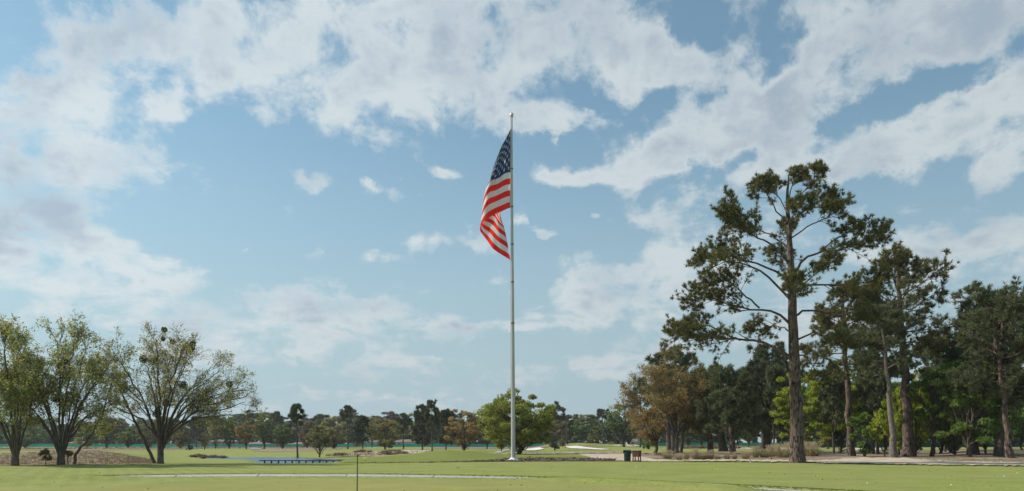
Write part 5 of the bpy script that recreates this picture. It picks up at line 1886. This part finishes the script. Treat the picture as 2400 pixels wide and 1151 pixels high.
def stand():
    p = on(1492.5, 1082.3, 54)
    s = p.y / F
    rz = math.radians(-31)
    root = empty('brown_stand', p, 'brown box on four short legs beside the green litter bin', 'stand', rz=rz)
    w = 16.8 * s
    top, mid = 25.5 * s, 11.5 * s
    hbx = top - mid
    # four tapering side boards, a rim lid, four legs, a base frame
    for k in range(4):
        a = k * math.pi / 2
        V = []
        for (zz, hw_) in ((mid, w * .46), (top, w * .5)):
            for (u, o_) in ((-1, 0), (1, 0), (1, -.03), (-1, -.03)):
                V.append((u * (hw_ - (0 if k % 2 == 0 else .031)), -(hw_ + o_), zz))
        V = np.array(V)
        c_, s2 = math.cos(a), math.sin(a)
        V = np.stack([V[:, 0] * c_ - V[:, 1] * s2, V[:, 0] * s2 + V[:, 1] * c_, V[:, 2]], 1)
        MB().add(V, [[0, 1, 5, 4], [1, 2, 6, 5], [2, 3, 7, 6], [3, 0, 4, 7], [4, 5, 6, 7], [3, 2, 1, 0]]).build('side_panel', M['brownplastic'], root)
    box(MB(), (0, 0, top + .012), (w * 1.07, w * 1.07, .022)).build('lid', M['brownplastic'], root)
    box(MB(), (0, 0, mid + .02), (w * .82, w * .82, .03)).build('bottom_panel', M['brownplastic'], root)
    for sx in (-1, 1):
        for sy in (-1, 1):
            box(MB(), (sx * w * .40, sy * w * .40, mid / 2 + .03), (.075, .075, mid - .06)).build('leg', M['brownplastic'], root)
    for sy in (-1, 1):
        box(MB(), (0, sy * w * .43, .05), (w * .92, .07, .10)).build('base_rail', M['brownplastic'], root)
        box(MB(), (sy * w * .43, 0, .05), (.07, w * .78, .10)).build('base_rail', M['brownplastic'], root)


stand()


# ------------------------------------------------------------------ near pin, markers, rocks, balls
def pin():
    Y = 13.2
    X = gx(836, Y)
    z = float(terrain(X, Y))
    root = empty('green_marker_pin', (X, Y, z), 'thin rusty metal pin with small ball top in the near green', 'pin')
    zt = zat(1068.5, Y) - z
    dxx = (838 - 836) / F * Y * .9
    mb = MB()
    tubes(mb, [(0, 0, -.2), (dxx * .5, 0, zt * .5), (dxx, 0, zt)], np.array([.0125, .0115, .0095]), 10)
    mb.build('rod', M['bronze'], root, smooth=True)
    b = [(max(.001, .021 * math.sin(a)), -.021 * math.cos(a)) for a in np.linspace(.05, math.pi - .05, 10)]
    lathe(MB(), b, 16, c=(dxx, 0, zt + .012)).build('ball_top', M['bronze'], root, smooth=True)
    lathe(MB(), [(.012, 0), (.016, .008), (.012, .018)], 12, c=(dxx, 0, zt - .022)).build('collar', M['bronze'], root, smooth=True)


pin()


def rock(px, py, wpx, m, label, group=None, hk=.5):
    p = on(px, py, 20)
    s = wpx * p.y / F / 2
    g = rng(int(px))
    V, q = [], []
    n, rr = 10, 5
    for i in range(rr):
        a = (i / (rr - 1)) * math.pi * .5
        for j in range(n):
            b = j / n * 2 * math.pi
            k = 1 + g.normal(0, .09)
            V.append((math.cos(a) * math.cos(b) * s * k, math.cos(a) * math.sin(b) * s * .8 * k, math.sin(a) * s * 2 * hk * k - .01))
    q = [[i * n + j, i * n + (j + 1) % n, (i + 1) * n + (j + 1) % n, (i + 1) * n + j] for i in range(rr - 1) for j in range(n)]
    o = MB().add(V, q).build('rock', m, loc=p)
    tag(o, label, 'rock', group)


rock(1005, 1091.6, 8, M['rock'], 'flat tan stone on the lawn, farther of the two left of the flagpole', 'tee stones on the lawn', .28)
rock(1071, 1097, 8.5, M['rock'], 'rounded tan stone on the lawn, nearer of the two left of the flagpole', 'tee stones on the lawn', .42)
rock(1546.5, 1083.4, 5.5, M['palerock'], 'pale stone on the sand edge right of the brown stand', 'tee stones on the lawn', .6)
rock(1660, 1085.2, 7, M['palerock'], 'pale flat stone on the lawn below the light pine trunk', 'tee stones on the lawn', .3)


def marker():
    p = on(1758.5, 1084, 40)
    s = p.y / F
    root = empty('tee_marker', p, 'small red topped white marker post at the lawn edge', 'marker')
    lathe(MB(), [(1.2 * s, -.05), (1.2 * s, 4 * s)], 10).build('lower_half', M['white'], root)
    lathe(MB(), [(1.25 * s, 4 * s), (1.25 * s, 6.4 * s), (.8 * s, 7 * s)], 10).build('upper_half', M['redpaint'], root)
    for (px, py, h, lb) in ((1808, 1078.5, 5.5, 'black marker post on the sand left of the tallest pine'), (1937.5, 1086.5, 4.5, 'low black post on the sand edge right of the tallest pine')):
        p = on(px, py, 40)
        s = p.y / F
        r_ = empty('ground_post', p, lb, 'post')  # small black marker post, holds no lamp
        lathe(MB(), [(1.1 * s, -.05), (.8 * s, h * s * .4), (.9 * s, h * s * .5)], 10).build('stem', M['black'], r_)
        lathe(MB(), [(1.5 * s, h * s * .5), (1.5 * s, h * s * .85), (.6 * s, h * s)], 10).build('head', M['black'], r_)
    mr = [(110, 1), ]
    for (px, py, lb) in ((1490.5, 1095.5, 'white golf ball on the lawn below the brown stand'), (2033.5, 1134.5, 'white golf ball on the near grass below the straight reddish pine'),
                         (2229.5, 1138.5, 'white golf ball on the near grass at lower right'), (2354.5, 1117.5, 'white golf ball right in the right corner lawn'),
                         (2384.5, 1110.5, 'white golf ball closest to the right edge'), (1210.5, 1093.5, 'white golf ball on the lawn just below the flagpole foot'), (74, 1101, 'white golf ball on the lawn under the left edge tree')):
        p = on(px, py, 20)
        b = [(max(.001, .03 * math.sin(a)), -.03 * math.cos(a) + .028) for a in np.linspace(.05, math.pi - .05, 8)]
        o = lathe(MB(), b, 12).build('golf_ball', M['white'], loc=p, smooth=True)
        tag(o, lb, 'golf ball', 'golf balls left on the lawn')


marker()


def flagstick(px, Y, top, label, stick=2.1):
    X = gx(px, Y)
    z = float(terrain(X, Y))
    z0 = zat(top, Y) - stick
    z0 = min(z0, z) if z0 < z + .1 else z
    root = empty('flagstick', (X, Y, z), label, 'golf flag', 'yellow flags on the far greens')
    zt = zat(top, Y) - z
    lathe(MB(), [(.022, -.1), (.02, zt)], 6).build('stick', M['white'], root)
    V = [(0.02, 0, zt), (0.02, 0, zt - .62), (.32, .05, zt - .58), (.32, .05, zt - .04), (.5, -.03, zt - .52), (.5, -.03, zt - .1)]
    V += [(x, y + .02, zz) for x, y, zz in V]
    MB().add(V, [[0, 1, 2, 3], [3, 2, 4, 5], [6, 9, 8, 7], [9, 11, 10, 8], [5, 4, 10, 11], [0, 3, 9, 6], [3, 5, 11, 9], [1, 7, 8, 2], [2, 8, 10, 4]]).build('cloth', M['yellow'], root)


flagstick(1392, 296, 1030.5, 'yellow golf flag on the hill beside the golfers')
flagstick(1309.5, 320, 1034.5, 'small yellow golf flag at the left shoulder of the hill')
flagstick(2152, 200, 1033, 'yellow golf flag seen in the gap right of the stout pine')


# ------------------------------------------------------------------ people
def person(px, Y, hpx, pose, shirt, trousers, label, face=0.0, cap=True):
    X = gx(px, Y)
    z = float(terrain(X, Y))
    root = empty('person', (X, Y, z), label, 'person', rz=face)
    H = hpx * Y / F
    k = H / 1.75
    J = dict(pelvis=(0, 0, .95), waist=(0, .01, 1.12), chest=(0, .0, 1.33), neck=(0, 0, 1.48), head=(0, -.02, 1.58), crown=(0, -.01, 1.70),
             sl=(-.18, 0, 1.42), el=(-.25, -.02, 1.15), wl=(-.24, -.12, .92), hl=(-.24, -.16, .84), sr=(.18, 0, 1.42), er=(.25, -.02, 1.15), wr=(.24, -.12, .92), hr=(.24, -.16, .84),
             pl=(-.10, 0, .90), kl=(-.12, -.03, .50), al=(-.13, .02, .09), fl=(-.15, -.16, .04), pr=(.10, 0, .90), kr=(.12, -.03, .50), ar=(.13, .02, .09), fr=(.15, -.16, .04))
    if pose == 'putt':
        for n_ in ('waist', 'chest', 'neck', 'head', 'crown', 'sl', 'sr'):
            x, y, zz = J[n_]
            a = math.radians(32)
            J[n_] = (x, y - math.sin(a) * (zz - .95), .95 + math.cos(a) * (zz - .95))
        J.update(el=(-.2, -.36, 1.05), wl=(-.05, -.45, .85), hl=(-.02, -.47, .77), er=(.2, -.36, 1.05), wr=(.05, -.45, .85), hr=(.02, -.47, .79))
    if pose == 'bend':
        for n_ in ('waist', 'chest', 'neck', 'head', 'crown', 'sl', 'sr'):
            x, y, zz = J[n_]
            a = math.radians(78)
            J[n_] = (x, y - math.sin(a) * (zz - .95), .95 + math.cos(a) * (zz - .95))
        J.update(el=(-.2, -.5, .72), wl=(-.1, -.5, .45), hl=(-.08, -.5, .37), er=(.2, -.5, .72), wr=(.1, -.5, .45), hr=(.08, -.5, .37))
    if pose == 'swing':
        J.update(el=(-.05, -.28, 1.5), wl=(.16, -.2, 1.68), hl=(.2, -.16, 1.75), er=(.36, -.1, 1.42), wr=(.22, -.14, 1.68), hr=(.24, -.12, 1.76), kr=(.2, -.06, .5))
    names = list(J)
    E = [('pelvis', 'waist'), ('waist', 'chest'), ('chest', 'neck'), ('neck', 'head'), ('head', 'crown'), ('chest', 'sl'), ('sl', 'el'), ('el', 'wl'), ('wl', 'hl'),
         ('chest', 'sr'), ('sr', 'er'), ('er', 'wr'), ('wr', 'hr'), ('pelvis', 'pl'), ('pl', 'kl'), ('kl', 'al'), ('al', 'fl'), ('pelvis', 'pr'), ('pr', 'kr'), ('kr', 'ar'), ('ar', 'fr')]
    RD = dict(pelvis=.15, waist=.135, chest=.16, neck=.06, head=.105, crown=.08, sl=.075, el=.05, wl=.035, hl=.04, sr=.075, er=.05, wr=.035, hr=.04,
              pl=.105, kl=.07, al=.05, fl=.04, pr=.105, kr=.07, ar=.05, fr=.04)
    me = bpy.data.meshes.new('body')
    me.from_pydata([Vector(J[n_]) * k for n_ in names], [(names.index(a), names.index(b)) for a, b in E], [])
    o = bpy.data.objects.new('body', me)
    col.objects.link(o)
    sk = o.modifiers.new('skin', 'SKIN')
    for i, n_ in enumerate(names):
        me.skin_vertices[0].data[i].radius = (RD[n_] * k, RD[n_] * k * (.8 if n_ in ('chest', 'waist', 'pelvis') else 1))
    me.skin_vertices[0].data[0].use_root = True
    sub = o.modifiers.new('sub', 'SUBSURF')
    sub.levels = 1
    dg = bpy.context.evaluated_depsgraph_get()
    nm = bpy.data.meshes.new_from_object(o.evaluated_get(dg))
    bpy.data.objects.remove(o)
    for m_ in (M['skin'], shirt, trousers, M['darkcloth']):
        nm.materials.append(m_)
    JP = {n_: Vector(J[n_]) * k for n_ in names}
    sets = {**{n_: 1 for n_ in ('waist', 'chest', 'sl', 'sr', 'el', 'er')}, **{n_: 2 for n_ in ('pelvis', 'pl', 'pr', 'kl', 'kr', 'al', 'ar')}, 'fl': 3, 'fr': 3}
    for f in nm.polygons:
        c = f.center
        b = min(names, key=lambda n_: (JP[n_] - c).length)
        f.material_index = sets.get(b, 0)
        f.use_smooth = True
    o = bpy.data.objects.new('body', nm)
    col.objects.link(o)
    o.parent = root
    if cap:
        c = JP['crown']
        h = lathe(MB(), [(.115 * k, -.03 * k), (.11 * k, .03 * k), (.07 * k, .075 * k), (.01, .09 * k)], 12).build('cap', shirt, root, smooth=True)
        h.location = c
        h.rotation_euler = (math.radians({'putt': 32, 'bend': 78}.get(pose, 0)), 0, 0)
    if pose in ('putt', 'swing'):
        hd = JP['hl']
        end = Vector((hd.x - .05, hd.y - .25, .03)) if pose == 'putt' else hd + Vector((-.55, .25, .35)) * k
        cl = MB()
        tubes(cl, [tuple(hd), tuple((hd + end) / 2), tuple(end)], np.array([.013, .010, .010]), 6)
        c = cl.build('golf_club', M['metal'], root)
    return root


person(1277, 262, 10.5, 'stand', M['shirtblue'], M['khaki'], 'golfer in light blue shirt standing at the right end of the smaller bunker', .5)
person(1342, 305, 7.5, 'stand', M['darkcloth'], M['darkcloth'], 'golfer in dark clothes standing on the crest of the hill', 0)
person(1371, 292, 9.5, 'bend', M['shirtwhite'], M['khaki'], 'golfer in white shirt bending over above the larger bunker', 1.2)
person(1407, 290, 10.5, 'putt', M['shirtwhite'], M['khaki'], 'golfer in white shirt looking down, right of the yellow flag', -.8)
person(1907, 195, 14, 'swing', M['shirtwhite'], M['shirtwhite'], 'golfer in white mid swing, seen right of the tallest pine', .3)


def golf_bag(px, Y, label):
    X = gx(px, Y)
    z = float(terrain(X, Y))
    root = empty('golf_bag', (X, Y, z), label, 'golf bag', 'golf bags on the hill')
    b = lathe(MB(), [(.14, .05), (.16, .1), (.15, .85), (.17, .9)], 12).build('bag', M['darkcloth'], root)
    b.rotation_euler = (.25, 0, 0)
    for i in range(4):
        a = i * 1.6
        tubes(MB(), [(math.cos(a) * .07, math.sin(a) * .07 - .2, .85), (math.cos(a) * .1, math.sin(a) * .1 - .28, 1.15)], np.array([.008, .03]), 5).build('club', M['metal'], root)
    for s in (-1, 1):
        tubes(MB(), [(s * .05, -.15, .7), (s * .25, -.5, 0)], np.array([.01, .01]), 5).build('leg', M['metal'], root)


golf_bag(1355.5, 305, 'dark golf bag on the hill, left of the bending golfer')
golf_bag(1359.5, 303, 'dark golf bag between the other bag and the bending golfer')
golf_bag(1366, 306, 'dark golf bag closest to the bending golfer')


# ------------------------------------------------------------------ air
def haze():
    mb = MB()
    box(mb, (0, 350, 14), (1400, 900, 33))
    m = bpy.data.materials.new('haze_air')
    m.use_nodes = True
    nt = m.node_tree
    nt.nodes.remove(nt.nodes['Principled BSDF'])
    v = nt.nodes.new('ShaderNodeVolumePrincipled')
    v.inputs['Color'].default_value = (.80, .87, .92, 1)
    v.inputs['Density'].default_value = .00017
    v.inputs['Anisotropy'].default_value = .3
    nt.links.new(v.outputs[0], nt.nodes['Material Output'].inputs['Volume'])
    o = mb.build('haze', m)
    tag(o, kind='stuff')


haze()
